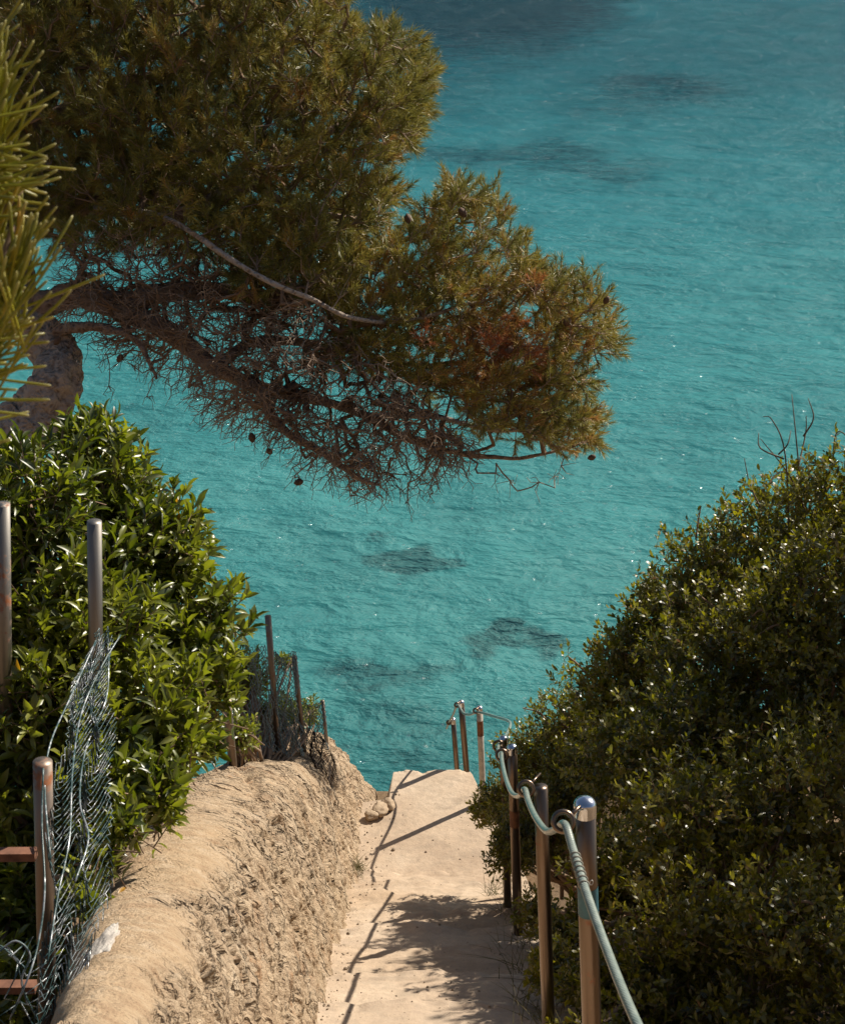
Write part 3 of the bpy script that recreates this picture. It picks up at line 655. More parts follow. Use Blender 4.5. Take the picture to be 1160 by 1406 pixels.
# ------------------------------------------------------------------ pine
M_needle = NT('pine_needles')
def mk_needle():
    t = M_needle; col = t.ramp(t.attr(), [(0.0, (0.11, 0.118, 0.030)), (0.35, (0.23, 0.22, 0.045)), (0.62, (0.36, 0.30, 0.06)), (0.80, (0.42, 0.24, 0.07)), (1.0, (0.46, 0.17, 0.07))])
    p = t.bsdf(Base_Color=col, Roughness=0.42, Specular_IOR_Level=0.45)
    tr = t.new('BsdfTranslucent'); t.set(tr.inputs[0], col); mx = t.new('MixShader'); mx.inputs[0].default_value = .25
    t.l.new(p, mx.inputs[1]); t.l.new(tr.outputs[0], mx.inputs[2]); return t.done(mx.outputs[0])
M_needle = mk_needle(); M_bark = mat_bark()

def inpoly(x, y, poly):
    poly = np.array(poly, float); n = len(poly); r = np.zeros(np.shape(x), bool); j = n - 1
    for i in range(n):
        xi, yi = poly[i]; xj, yj = poly[j]
        c = ((yi > y) != (yj > y)) & (x < (xj - xi) * (y - yi) / (yj - yi + 1e-12) + xi); r ^= c; j = i
    return r
def sample_poly(poly, n, g, weight=None):
    poly_a = np.array(poly); lo, hi = poly_a.min(0), poly_a.max(0); out = np.zeros((0, 2))
    while len(out) < n:
        q = g.uniform(lo, hi, (n * 2, 2)); q = q[inpoly(q[:, 0], q[:, 1], poly)]; out = np.vstack([out, q])
    return out[:n]

def pine():
    g = np.random.default_rng(21)
    root = thing('pine_tree', 'large leaning pine with dense olive and rusty needles hanging over the sea', 'tree', (-3.3, 8.2, float(gy(8.2)) + .3))
    bx = root.location
    # trunk and limbs in photo pixels + metres of depth
    trunk = [(-330, 1010, 9.6, .20), (-210, 850, 9.5, .19), (-100, 710, 9.4, .18), (0, 620, 9.3, .17), (60, 560, 9.3, .165), (84, 520, 9.35, .155), (70, 478, 9.5, .14), (25, 410, 9.6, .13), (10, 250, 9.9, .11), (60, 80, 10.2, .08), (120, -60, 10.3, .05)]
    limbs = [
        [(55, 420, 9.5, .085), (110, 405, 9.5, .075), (170, 418, 9.5, .070), (230, 405, 9.5, .062), (300, 400, 9.6, .05), (360, 408, 9.6, .04), (430, 395, 9.7, .03), (520, 350, 9.8, .02), (600, 300, 9.9, .010)],
        [(120, 412, 9.5, .07), (185, 432, 9.45, .066), (240, 462, 9.4, .060), (290, 500, 9.4, .052), (350, 530, 9.4, .044), (420, 545, 9.45, .036), (500, 570, 9.5, .028), (560, 602, 9.5, .022), (640, 625, 9.6, .017), (720, 628, 9.6, .012), (790, 612, 9.6, .008)],
        [(130, 285, 9.5, .014), (190, 288, 9.25, .015), (245, 308, 9.05, .017), (320, 358, 8.95, .017), (380, 392, 8.9, .016), (430, 412, 8.95, .014), (490, 440, 9.05, .012), (560, 440, 9.3, .013), (640, 420, 9.4, .010), (720, 400, 9.5, .008), (790, 420, 9.6, .006)],
        [(60, 300, 9.8, .07), (140, 280, 9.7, .055), (230, 300, 9.4, .045), (340, 250, 9.5, .035), (440, 190, 9.6, .025), (530, 130, 9.7, .012)],
        [(60, 460, 9.5, .04), (110, 450, 9.3, .032), (150, 452, 9.2, .026), (190, 470, 9.1, .018), (215, 520, 9.1, .008)],
        [(300, 505, 9.4, .035), (345, 470, 9.5, .035), (400, 470, 9.7, .03), (470, 480, 9.8, .024), (560, 500, 9.9, .018), (650, 500, 9.9, .014), (730, 490, 9.9, .010), (800, 500, 9.8, .007)],
        [(350, 530, 9.4, .03), (390, 590, 9.3, .026), (440, 620, 9.25, .021), (490, 655, 9.2, .015), (520, 665, 9.2, .008)],
        [(500, 570, 9.5, .02), (590, 570, 9.45, .018), (670, 590, 9.4, .012), (760, 590, 9.4, .006)],
        [(20, 200, 10, .08), (130, 130, 10.1, .06), (260, 90, 10.1, .045), (380, 60, 10.0, .03), (470, 40, 10, .015)],
        [(340, 250, 9.5, .03), (420, 290, 9.6, .022), (500, 300, 9.7, .012)],
        [(430, 120, 10, .03), (480, 90, 9.9, .02), (550, 90, 9.8, .01)],
    ]
    tparts = []
    def limb_tube(L, sides=10, knob=0.0, seg=8):
        P = smooth_path([pt(a, b, c) for a, b, c, _ in L], seg); R = np.interp(np.linspace(0, len(L) - 1, len(P)), np.arange(len(L)), [q[3] for q in L])
        P[1:-1] += fbm(P[1:-1] * 5, 3, 4)[:, None] * 0.02 * np.array([1, 1, -1])
        R = R * (1 + .12 * fbm(P * 9, 3, 9))
        V, fl = tube(P, R, sides); c = np.repeat(P[None], sides, 0).reshape(-1, 3)
        n = len(c); dv = V[:n] - c; V[:n] = c + dv * (1 + knob * fbm(V[:n] * 11, 4, 14)[:, None] - (knob > .15) * .10 * np.clip(1 - 5 * np.abs(fbm(V[:n] * np.array([13, 13, 6]), 3, 24)), 0, 1)[:, None])
        return V, fl, P, R
    V, fl, TP, TR = limb_tube(trunk, 80, .16, 24)
    mesh_np('trunk', V, fl, M_bark, parent=root)
    nodes = [TP[100::3]]; nr = [TR[100::3]]
    for L in limbs:
        V, fl, P, R = limb_tube(L, 10, .12)
        mesh_np('limb', V, fl, M_limb_light if L[0][:2] in ((130, 285), (500, 570)) else M_limb, attr=np.full(len(V), .45), parent=root)
        nodes.append(P[2:]); nr.append(R[2:])
    N0 = np.vstack(nodes)
    # attractors
    upper = [(-70, -120), (430, -120), (465, -20), (470, 30), (520, 48), (572, 70), (590, 120), (570, 195), (525, 235), (540, 280), (495, 330), (470, 420), (380, 410), (240, 350), (90, 330), (-70, 340)]
    lobe = [(450, 420), (500, 345), (560, 320), (580, 285), (625, 255), (678, 270), (695, 320), (745, 385), (800, 378), (832, 412), (833, 480), (800, 520), (790, 560), (818, 590), (805, 622), (730, 612), (650, 590), (600, 550), (540, 520), (460, 500)]
    bare = [(95, 335), (430, 390), (520, 500), (600, 570), (650, 620), (560, 650), (500, 675), (440, 640), (370, 590), (310, 560), (250, 510), (150, 470), (100, 450)]
    def clusters(poly, n, d0, dt, mode):
        c = sample_poly(poly, n, g); x = c[:, 0]; y = c[:, 1]
        d = d0 + g.uniform(-1, 1, n) * dt
        return np.array([tuple(pt(a, b, e)) for a, b, e in zip(x, y, d)]), c
    cu, pu = clusters(upper, 2500, 9.9, .95, 0); cl, pl = clusters(lobe, 620, 9.6, .5, 0); cb, pb = clusters(bare, 560, 9.4, .45, 1)
    allc = np.vstack([cu, cl, cb]); kind = np.concatenate([np.zeros(len(cu)), np.ones(len(cl)), np.full(len(cb), 2)]); allp = np.vstack([pu, pl, pb])
    dist0 = np.sqrt(((allc[:, None] - N0[None, ::3]) ** 2).sum(-1)).min(1); order = np.argsort(dist0)
    cap = 260000; X = np.zeros((cap, 3)); n = len(N0); X[:n] = N0; par = np.full(cap, -1); depth = np.zeros(cap); cnt = np.zeros(cap); lim = n; tw = np.zeros(cap)
    tips = []
    def connect(target, step=.10, jit=.005, sag=.06, pen=.25):
        nonlocal n
        d = np.sqrt(((X[:n] - target) ** 2).sum(1)) + depth[:n] * pen * .3; i = int(np.argmin(d)); a = X[i]; L = np.linalg.norm(target - a); k = max(1, int(L / step)); prev = i
        mid = (a + target) / 2 + np.array([0, 0, -sag * L]) + g.normal(size=3) * .08 * L
        for q in range(1, k + 1):
            t = q / k; p = (1 - t) ** 2 * a + 2 * t * (1 - t) * mid + t * t * target + (g.normal(size=3) * jit if q < k else 0)
            X[n] = p; par[n] = prev; depth[n] = depth[prev] + L / k; prev = n; n += 1
        return prev
    tuft_P, tuft_D, tuft_T, tuft_S = [], [], [], []
    crown_c = np.array(tuple(pt(330, 250, 9.9)))
    for i in order:
        end = connect(allc[i]); a = X[par[end]] if par[end] >= 0 else X[end]; dr = norm(X[end] - a + 1e-6)
        px, py = allp[i]; kd = kind[i]
        nsub = 6 if kd < 2 else 4
        ctone = g.normal(.42, .15)
        if kd == 1:
            rust = math.exp(-((px - 690) / 60) ** 2 - ((py - 470) / 70) ** 2) + .8 * math.exp(-((px - 620) / 45) ** 2 - ((py - 490) / 25) ** 2) + .5 * math.exp(-((px - 520) / 45) ** 2 - ((py - 390) / 50) ** 2)
            ctone += .42 * rust + .05
        for s in range(nsub):
            out = norm(X[end] - crown_c) if kd == 0 else norm(X[end] - np.array(tuple(pt(520, 480, 9.6))))
            dd = norm(dr * .7 + out * .5 + np.array([0, 0, .55 if kd < 2 else -.15]) + g.normal(size=3) * .55)
            tp = X[end] + dd * g.uniform(.06, .17)
            X[n] = (X[end] + tp) / 2 + g.normal(size=3) * .012; par[n] = end; depth[n] = depth[end] + .05; n += 1
            X[n] = tp; par[n] = n - 1; depth[n] = depth[n - 1] + .05; n += 1; cnt[n - 1] += 1
            if kd < 2:
                tuft_P.append(tp); tuft_D.append(dd); tuft_T.append(ctone + g.normal() * .08); tuft_S.append(g.uniform(.75, 1.1) * (1.0 if kd == 0 else .92))
            else:
                # forked dead twiglet
                for _ in range(3):
                    e = tp + norm(dd + g.normal(size=3) * .8 + np.array([0, 0, -.25])) * g.uniform(.05, .12)
                    m = (tp + e) / 2 + g.normal(size=3) * .012; b = n - 1 if _ == 0 else b0
                    if _ == 0: b0 = n - 1
                    X[n] = m; par[n] = b0; n += 1; X[n] = e; par[n] = n - 1; cnt[n] = 1; n += 1
    # fine hanging twigs below the lower outline
    for (px, py) in [(150, 530), (230, 520), (180, 500), (300, 570), (345, 600), (350, 560), (410, 655), (375, 600), (430, 640), (455, 660), (490, 680), (530, 675), (560, 672), (575, 655), (610, 640), (640, 655), (680, 650), (700, 660), (740, 662), (760, 655), (770, 640), (590, 680), (270, 520), (290, 540), (205, 545), (560, 690), (480, 668)]:
        e = connect(np.array(tuple(pt(px, py, 9.25 + g.uniform(-.1, .1)))), .05, .005, .03, 0)
        for _ in range(5):
            q = X[e] + norm(g.normal(size=3) + np.array([.3, 0, -.5])) * g.uniform(.05, .13); X[n] = (X[e] + q) / 2 + g.normal(size=3) * .014; par[n] = e; n += 1; X[n] = q; par[n] = n - 1; cnt[n] = 1; n += 1
    c2 = cnt.copy()
    for i in range(n - 1, lim - 1, -1):
        if par[i] >= 0: c2[par[i]] += c2[i]
    rad = .0017 * np.clip(c2, 1, None) ** .42
    idx = np.arange(lim, n); idx = idx[par[idx] >= 0]; A = X[par[idx]]; Bq = X[idx]; rb_ = rad[idx]; ra = np.minimum(np.where(par[idx] < lim, rb_ * 1.25, rad[par[idx]]), rb_ * 1.6)
    V, fl = seg_tubes(A, Bq + norm(Bq - A) * .003, ra, rb_, 3)
    tone = np.clip(.45 + .28 * fbm(A * 1.7, 3, 77) + np.clip(.25 - rb_ * 30, -.1, .2), 0, 1)
    o = mesh_np('twigs', V, fl, M_twig, attr=np.repeat(tone, 6), parent=root); o['kind'] = 'stuff'
    # needles
    tP, tD, tT, tS = map(np.array, (tuft_P, tuft_D, tuft_T, tuft_S)); nt = len(tP); K = 42
    ax = norm(np.cross(tD, g.normal(size=tD.shape))); ay = np.cross(tD, ax)
    ph = g.uniform(0, 6.283, (nt, K)); u = g.uniform(0, 1, (nt, K)); tl = np.radians(g.uniform(14, 62, (nt, K)) * (1.15 - .5 * u))
    rd = np.cos(ph)[..., None] * ax[:, None] + np.sin(ph)[..., None] * ay[:, None]
    ND = norm(np.cos(tl)[..., None] * tD[:, None] + np.sin(tl)[..., None] * rd)
    base = tP[:, None] + tD[:, None] * ((u - .85) * .09)[..., None]
    Ln = .068 * tS[:, None] * g.uniform(.7, 1.15, (nt, K)); side = norm(np.cross(ND, g.normal(size=ND.shape))); wd = .0023
    tip = base + ND * Ln[..., None] + np.array([0, 0, -.006])
    mid = base + ND * Ln[..., None] * .55
    V = np.stack([base - side * wd, base + side * wd, tip], 2).reshape(-1, 3); m = nt * K; offs = (np.arange(m) * 3)[:, None]
    fl = [np.array([[0, 1, 2]]) + offs]
    tn = np.clip(np.repeat(tT, K) + g.normal(size=m) * .07, 0, 1)
    o = mesh_np('needles', V, fl, M_needle, attr=np.repeat(tn, 3), parent=root, smooth=False); o['kind'] = 'stuff'
    # cones
    cv, cf = cone_mesh()
    for (px, py) in [(346, 601), (410, 662), (165, 492), (79, 468), (370, 620), (635, 292), (700, 480), (832, 412), (778, 442), (812, 628), (455, 480), (520, 520), (625, 268), (285, 470), (420, 560), (560, 300), (735, 395), (215, 425)]:
        c = np.array(tuple(pt(px, py, 9.15))); d = norm(g.normal(size=3) + np.array([0, 0, -1.2])); q = np.array(Vector(d).to_track_quat('Z', 'Y').to_matrix())
        mesh_np('pine_cone', cv @ q.T * g.uniform(.8, 1.1) + c, cf, M_cone, parent=root)
    return root
def cone_mesh():
    n, m = 9, 14; parts = []
    for i in range(n):
        u = i / (n - 1); z = -.03 + .06 * u; r = .019 * math.sin(math.pi * (0.12 + .85 * u)) ** .7
        a = np.arange(m) * 2 * math.pi / m + i * .35; rr = r * (1 + .22 * (np.arange(m) % 2))
        parts.append(np.stack([np.cos(a) * rr, np.sin(a) * rr, np.full(m, z) + .002 * (np.arange(m) % 2)], -1))
    V = np.stack(parts, 1).reshape(-1, 3); k = len(V); V = np.vstack([V, (0, 0, -.032), (0, 0, .034)]); s = np.arange(m); s2 = (s + 1) % m
    return V, [grid_faces(m, n, True), np.stack([s * n, np.full(m, k), s2 * n], -1), np.stack([s2 * n + n - 1, np.full(m, k + 1), s * n + n - 1], -1)]
M_cone = mat_simple('cone_scales', (0.11, 0.065, 0.04), .8)
M_limb = mat_bark('limb_bark', (0.05, 0.034, 0.025), (0.17, 0.115, 0.085), (0.30, 0.22, 0.17))
M_limb_light = mat_bark('pale_limb_bark', (0.09, 0.065, 0.05), (0.27, 0.21, 0.165), (0.46, 0.39, 0.32))
pine()

# ------------------------------------------------------------------ near pine sprays at the left edge (another tree's branch)
M_fgn = NT('near_needles')
def mk_fg():
    t = M_fgn; col = t.ramp(t.attr(), [(0.0, (0.12, 0.135, 0.010)), (0.45, (0.27, 0.265, 0.014)), (0.8, (0.42, 0.34, 0.03)), (1.0, (0.50, 0.26, 0.04))])
    tipm = t.attr('kindv'); col = t.mix(t.math('MULTIPLY', tipm, .8), col, (0.48, 0.43, 0.17))
    p = t.bsdf(Base_Color=col, Roughness=0.35); tr = t.new('BsdfTranslucent'); t.set(tr.inputs[0], col); mx = t.new('MixShader'); mx.inputs[0].default_value = .3
    t.l.new(p, mx.inputs[1]); t.l.new(tr.outputs[0], mx.inputs[2]); return t.done(mx.outputs[0])
M_fgn = mk_fg()
def near_spray():
    g = np.random.default_rng(5)
    root = thing('pine_branch', 'out of focus green pine branch with thick needles at the left edge', 'branch', pt(-260, 350, 1.75))
    stems = [[(-260, 350, 1.75), (-140, 300, 1.7), (-60, 230, 1.65), (-30, 130, 1.6), (-20, 60, 1.6)], [(-140, 300, 1.7), (-60, 330, 1.6), (-10, 300, 1.6), (30, 260, 1.6)], [(-260, 350, 1.75), (-150, 430, 1.65), (-70, 430, 1.6), (-10, 380, 1.55), (20, 310, 1.55)], [(-150, 430, 1.65), (-80, 520, 1.6), (-30, 500, 1.6), (10, 460, 1.6)], [(-260, 350, 1.75), (-200, 200, 1.7), (-120, 120, 1.65), (-60, 60, 1.65)]]
    tp = [tube(smooth_path([pt(*q) for q in s], 6), np.linspace(.006, .003, 6 * (len(s) - 1) + 1), 8) for s in stems]
    V, fl = merge(tp); mesh_np('twig', V, fl, M_twig, attr=np.full(len(V), .35), parent=root)
    # tufts: centre px, py, depth, direction in px, n
    tufts = [(-30, 180, 1.6, (.35, -1), 62, 130), (-60, 130, 1.65, (.5, -1), 50, 130), (-30, 230, 1.55, (1, -.2), 26, 105), (-40, 240, 1.6, (1, .35), 14, 110), (0, 420, 1.55, (.35, -1), 60, 150), (-40, 400, 1.6, (.1, -1), 50, 150),
             (-25, 470, 1.6, (.6, -.7), 42, 110), (-75, 500, 1.6, (.9, -.35), 22, 130), (-60, 535, 1.55, (1, .1), 7, 125), (-30, 330, 1.65, (.5, -.9), 50, 110), (-50, 450, 1.65, (.6, -.6), 50, 120), (-70, 300, 1.6, (.7, -.7), 40, 100)]
    P, D, Ln, Tn = [], [], [], []
    for (px, py, d, dr, n, l) in tufts:
        for _ in range(int(n * 1.15)):
            c = pt(px + g.normal() * 20, py + g.normal() * 34, d + g.normal() * .035); e = np.array([dr[0], dr[1]]) / math.hypot(*dr); a = g.normal() * .30; ex = e[0] * math.cos(a) - e[1] * math.sin(a); ey = e[0] * math.sin(a) + e[1] * math.cos(a)
            L_ = l * d / F * g.uniform(.55, 1.0); dv = norm(np.array([ex, g.normal() * .35 + ey * sP * .5, -ey * cP])); P.append(tuple(c)); D.append(dv); Ln.append(L_); Tn.append(np.clip(g.normal(.42, .16) + (.45 if (abs(px) < 5 and g.random() < .14) else 0), 0, 1))
    P = np.array(P); D = np.array(D); Ln = np.array(Ln); order = np.argsort(-(project(P + D * Ln[:, None] * .8)[0]))
    parts = []
    def needle(i):
        bend = norm(g.normal(size=3)) * Ln[i] * .05 + np.array([0, 0, .06 * Ln[i]])
        path = [P[i] + D[i] * Ln[i] * t + bend * (t * t) for t in (0, .3, .6, .88, .97, 1.0)]
        V, fl = tube(path, [.0013, .0015, .0016, .0016, .0014, .0006], 5)
        tipv = np.tile(np.array([0, 0, 0, .25, .9, 1.]), 5); tipv = np.concatenate([tipv, [0, 1]])
        return V, fl, tipv, np.full(len(V), Tn[i])
    rest = []
    for k, i in enumerate(order):
        V, fl, tv_, tn = needle(i)
        if k < 300: mesh_np('needle', V, fl, M_fgn, attr=tn, attr2=tv_, parent=root)
        else: rest.append((V, fl, tv_, tn))
    V, fl = merge([(a, b) for a, b, _, _ in rest]); o = mesh_np('needles', V, fl, M_fgn, attr=np.concatenate([r[3] for r in rest]), attr2=np.concatenate([r[2] for r in rest]), parent=root); o['kind'] = 'stuff'
near_spray()

# ------------------------------------------------------------------ rail posts and rope on the right
M_steel = mat_metal('stainless_steel', (0.21, 0.155, 0.115), .26, -.02)
M_steel_rust = mat_metal('tarnished_steel', (0.58, 0.53, 0.47), .24, .28)
M_cap = mat_metal('polished_cap', (0.74, 0.76, 0.80), .10, -.2)
M_tape = mat_simple('teal_tape', (0.03, 0.11, 0.135), .5, var=.5)
M_rustp = mat_simple('rust', (0.17, 0.07, 0.03), .85, var=.6)
M_pale = mat_simple('pale_paint', (0.42, 0.38, 0.32), .7, var=.3)
M_ink = mat_simple('white_print', (0.55, 0.55, 0.52), .6)
def rail_post(top_px, d, bot, L, r, label, ring=None, mats=(None, None), bands=(), cap=True, ring_r=.021, group='metal posts of the rope rail'):
    top = pt(*top_px, d); base = Vector((0, top.y, top.z - L))
    dn = project(np.array([(0.0, base.y, base.z)]))[2][0]; base.x = 0
    # lean: direction seen in the photo
    tx, ty, _ = project(np.array([tuple(top)])); slope = (bot[0] - top_px[0]) / (bot[1] - top_px[1])
    by = project(np.array([(0, base.y, base.z)]))[1][0]; bpx = top_px[0] + slope * (by - top_px[1]); base.x = (bpx - W / 2) / F * dn
    root = thing('rail_post', label, 'post', base, group)
    ax = (top - base).normalized()
    V, fl = tube([base - ax * .12, base + ax * L * .33, base + ax * L * .66, top - ax * .006], r, 26)
    mesh_np('pole', V, fl, mats[0] or M_steel, parent=root)
    if cap:
        pr = [(r * 1.10, -.030), (r * 1.12, -.004), (r * 1.08, .002), (r * .9, .0075), (r * .6, .012), (r * .3, .0145), (0.0001, .0155)]
        V, fl = lathe(pr, 26, tuple(top), tuple(ax)); mesh_np('cap', V, fl, mats[1] or M_cap, parent=root)
    if ring:
        c = pt(ring[0], ring[1], ring[2]); nrm = (pt(ring[0] + 12, ring[1] + 20, ring[2] - .6) - c)
        V, fl = torus(c, nrm, ring_r, .0058); mesh_np('ring', V, fl, M_steel, parent=root)
        q = (c - base).dot(ax); on = base + ax * q; dirv = (on - c).normalized()
        V, fl = tube([c + dirv * ring_r, on], .0045, 8); mesh_np('eye_bolt', V, fl, M_steel, parent=root)
    for (y0, y1, m, nm) in bands:
        # band between two photo rows
        f0 = (y0 - top_px[1]) / (by - top_px[1]); f1 = (y1 - top_px[1]) / (by - top_px[1])
        a = top.lerp(base, f0); b = top.lerp(base, f1); V, fl = tube([a, a.lerp(b, .5), b], r * 1.035, 26, False); mesh_np(nm, V, fl, m, parent=root)
    return root, base, top, ax
p1, b1, t1, ax1 = rail_post((803, 1103), 3.43, (812, 1406), 1.0, .0225, 'nearest steel rail post with blue shining cap and teal tape band', (773, 1128, 3.37), bands=[(1206, 1242, M_tape, 'tape_band')])
rail_post((742, 1078), 4.6, (752, 1385), 1.0, .0205, 'second steel rail post from the bottom, cap hidden by leaves', (722, 1083, 4.52), cap=False)
rail_post((703, 1026), 6.75, (711, 1270), 1.0, .021, 'third steel rail post with rusty clip and bright domed cap', (689, 1037, 6.7), bands=[(1108, 1130, M_rustp, 'rusty_clip')], ring_r=.024)
rail_post((691, 1014), 7.7, (697, 1250), 1.0, .021, 'fourth rail post just behind the third, its domed cap showing above', (684, 1024, 7.65), ring_r=.024)
rail_post((658, 972), 9.75, (661, 1045), 1.0, .0195, 'blotched post with an orange rust patch right of the landing', (653, 976, 9.7), mats=(M_pale, None), bands=[(988, 1008, M_rustp, 'rust_patch')], ring_r=.014)
rail_post((633, 964), 10.3, (640, 1054), 1.0, .0205, 'tallest of the three far posts at the landing edge', (627, 968, 10.25), ring_r=.014)
rail_post((622, 988), 10.95, (627, 1054), .95, .018, 'thin leftmost post of the three beyond the landing', (616, 992, 10.9), ring_r=.014)
# small printed mark on the nearest post
def mark():
    f = (1182 - 1103) / 330.; c = t1.lerp(b1, f * .82); to = (Vector((0, 0, CZ)) - c); to.z = 0; to.normalize(); right = Vector((to.y, -to.x, 0)) * -1
    side = Vector((0.30, -0.954, 0)).normalized(); c = c + side * .0232
    V, fl = torus(c, side, .0052, .0011, 18, 6); V = np.array(c) + (V - np.array(c)) * np.array([.7, .7, 1.2]); return mesh_np('printed_mark', V, fl, M_ink, parent=p1)
mark()
t = NT('green_rope'); n = t.noise(t.pos(), 40, 4); wv = t.new('TexWave', wave_type='BANDS', bands_direction='DIAGONAL'); t.set(wv.inputs[0], t.pos()); wv.inputs['Scale'].default_value = 90
M_rope = t.done(t.bsdf(Base_Color=t.ramp(n, [(0.3, (0.13, 0.17, 0.145)), (0.7, (0.25, 0.285, 0.24))]), Roughness=.38, Coat_Weight=.3, Normal=t.bump(wv.outputs[1], .25, .002)))
rp = smooth_path([pt(*q) for q in [(935, 1520, 2.45), (900, 1458, 2.58), (868, 1392, 2.72), (838, 1318, 2.92), (806, 1230, 3.12), (786, 1165, 3.28), (775, 1132, 3.36), (764, 1138, 3.55), (750, 1141, 3.8), (735, 1122, 4.1), (725, 1100, 4.35), (720, 1084, 4.52), (712, 1093, 4.9),
                                           (702, 1088, 5.4), (694, 1068, 6.0), (689, 1045, 6.5), (688, 1034, 6.75), (686, 1040, 7.1), (684, 1024, 7.65), (694, 1010, 8.2), (700, 992, 8.7), (680, 984, 9.25), (657, 978, 9.68), (645, 981, 9.95), (636, 979, 10.1), (628, 968, 10.25), (622, 981, 10.6), (616, 992, 10.9), (613, 1000, 11.05)]], 10)
V, fl = tube(rp, np.interp(np.arange(len(rp)), [0, 70, 160, len(rp)], [.0098, .0088, .0085, .0075]), 12)
rope = mesh_np('rope', V, fl, M_rope); tag(rope, 'green sheathed rope looping through the rail post rings down to the sea', 'rope'); center_origin(rope)
tw = []
for k in range(7):
    i = 52 + k * 1; p = rp[i - 10]; nx = rp[i - 9] - rp[i - 10]; V, fl = torus(p, nx, .0098, .0022, 16, 6); tw.append((V, fl))
V, fl = merge(tw); o = mesh_np('twine_binding', V, fl, mat_simple('old_twine', (0.22, 0.21, 0.17), .8)); tag(o, 'grey twine bound round the green rope below the nearest ring', 'twine'); center_origin(o)

# ------------------------------------------------------------------ left fences
M_post_g = mat_metal('galvanised_post', (0.27, 0.25, 0.22), .42, .10)
M_post_r = mat_metal('weathered_post', (0.28, 0.225, 0.18), .45, .06)
M_bar = mat_simple('rusty_bar', (0.17, 0.075, 0.042), .85, var=.5)
t = NT('coated_wire'); n = t.noise(t.pos(), 22, 4, .7)
M_wire = t.done(t.bsdf(Base_Color=t.ramp(n, [(0.40, (0.02, 0.055, 0.055)), (0.50, (0.09, 0.14, 0.14)), (0.57, (0.38, 0.40, 0.41))]), Roughness=.35, Metallic=t.ramp(n, [(.5, 0.0), (.6, .7)])))
def fpost(parent, px, py, d, botpx, botpy, r, m, L=None, cap=True, band=None):
    top = pt(px, py, d); bz = None
    lean = (botpx - px) / (botpy - py); L = L or 1.2
    base = Vector((top.x, top.y, top.z - L)); q = project(np.array([(0, base.y, base.z)])); base.x = (px + lean * (q[1][0] - py) - W / 2) / F * q[2][0]
    ax = (top - base).normalized(); V, fl = tube([base, base.lerp(top, .5), top], r, 20); o = mesh_np('post', V, fl, m, parent=parent)
    if cap:
        V, fl = lathe([(r * 1.08, -.018), (r * 1.1, -.002), (r, .003), (r * .55, .007), (0.0001, .008)], 20, tuple(top), tuple(ax)); c = mesh_np('post_cap', V, fl, M_cap, parent=parent)
        c.parent = o; c.matrix_parent_inverse = Matrix.Translation(-parent.location)
    if band:
        f0, f1 = [(yy - py) / (q[1][0] - py) for yy in band]; a, b = top.lerp(base, f0), top.lerp(base, f1); V, fl = tube([a, b], r * 1.03, 20, False); c = mesh_np('paint_band', V, fl, M_pale, parent=parent)
        c.parent = o; c.matrix_parent_inverse = Matrix.Translation(-parent.location)
    return top, base
nf = thing('wire_fence', 'near wire fence with grey posts, rusty bars and crumpled green netting', 'fence', (-.95, 2.9, float(gy(2.9)) + .7))
fpost(nf, 4, 692, 4.05, 8, 1000, .0195, M_post_g, 1.05, band=(758, 800))
fpost(nf, 130, 716, 4.15, 133, 1000, .0195, M_post_g, 1.0, band=(756, 786))
fpost(nf, 59, 1046, 3.25, 66, 1400, .0200, M_post_r, .85)
for (py, h) in [(1174, 13), (1356, 12)]:
    a = pt(-120, py, 3.24); b = pt(50, py - 1, 3.24); hh = h * 3.24 / F / 2
    V = []; 
    for e in (a, b):
        for (dy, dz) in ((-.012, -hh), (.012, -hh), (.012, hh), (-.012, hh)): V.append((e.x, e.y + dy, e.z + dz))
    V = np.array(V); F_ = np.array([(0, 1, 5, 4), (1, 2, 6, 5), (2, 3, 7, 6), (3, 0, 4, 7), (0, 3, 2, 1), (4, 5, 6, 7)]); mesh_np('rail', V, [F_], M_bar, smooth=False, parent=nf)
def netting(parent, rows, nw, cell, r, seed, fold=.03, folds=3.0, crumple=.012, name='wire_netting', mat=None, sides=4, wob=.25):
    """rows: (py, left px, right px, depth). vertical zigzag wires that hook each other"""
    g = np.random.default_rng(seed); py = np.array([q[0] for q in rows], float)
    A = np.array([tuple(pt(q[1], q[0], q[3])) for q in rows]); Bq = np.array([tuple(pt(q[2], q[0], q[3])) for q in rows])
    s = np.concatenate([[0], np.cumsum(np.linalg.norm(np.diff(A, axis=0), axis=1))]); ns = int(s[-1] / cell) * 2; sv = np.linspace(0, s[-1], ns)
    A = np.stack([np.interp(sv, s, A[:, k]) for k in range(3)], -1); Bq = np.stack([np.interp(sv, s, Bq[:, k]) for k in range(3)], -1)
    for arr in (A, Bq):
        arr += fbm(np.stack([sv * 7, sv * 0 + seed, sv * 0], -1), 3, seed)[:, None] * np.array([[.012, .01, 0]])
    tubes_ = []
    for i in range(nw):
        zig = np.where(np.arange(ns) % 2 == 0, .52, -.52) * (1 if i % 2 else -1)
        u = (i + .5 + zig) / nw; u = np.clip(u, -.02, 1.02)
        P = A + (Bq - A) * u[:, None]
        uu = (i + .5 + zig * .98) / nw; P[:, 1] += fold * np.sin(uu * math.pi * 2 * folds + sv * 3)
        q = np.stack([uu * 6, sv * 14, sv * 0 + seed], -1); P += crumple * np.stack([fbm(q, 3, seed), fbm(q + 7, 3, seed), fbm(q + 13, 3, seed)], -1)
        tubes_.append(tube(P, r, sides, False))
    V, fl = merge(tubes_); o = mesh_np(name, V, fl, mat or M_wire, parent=parent); return o
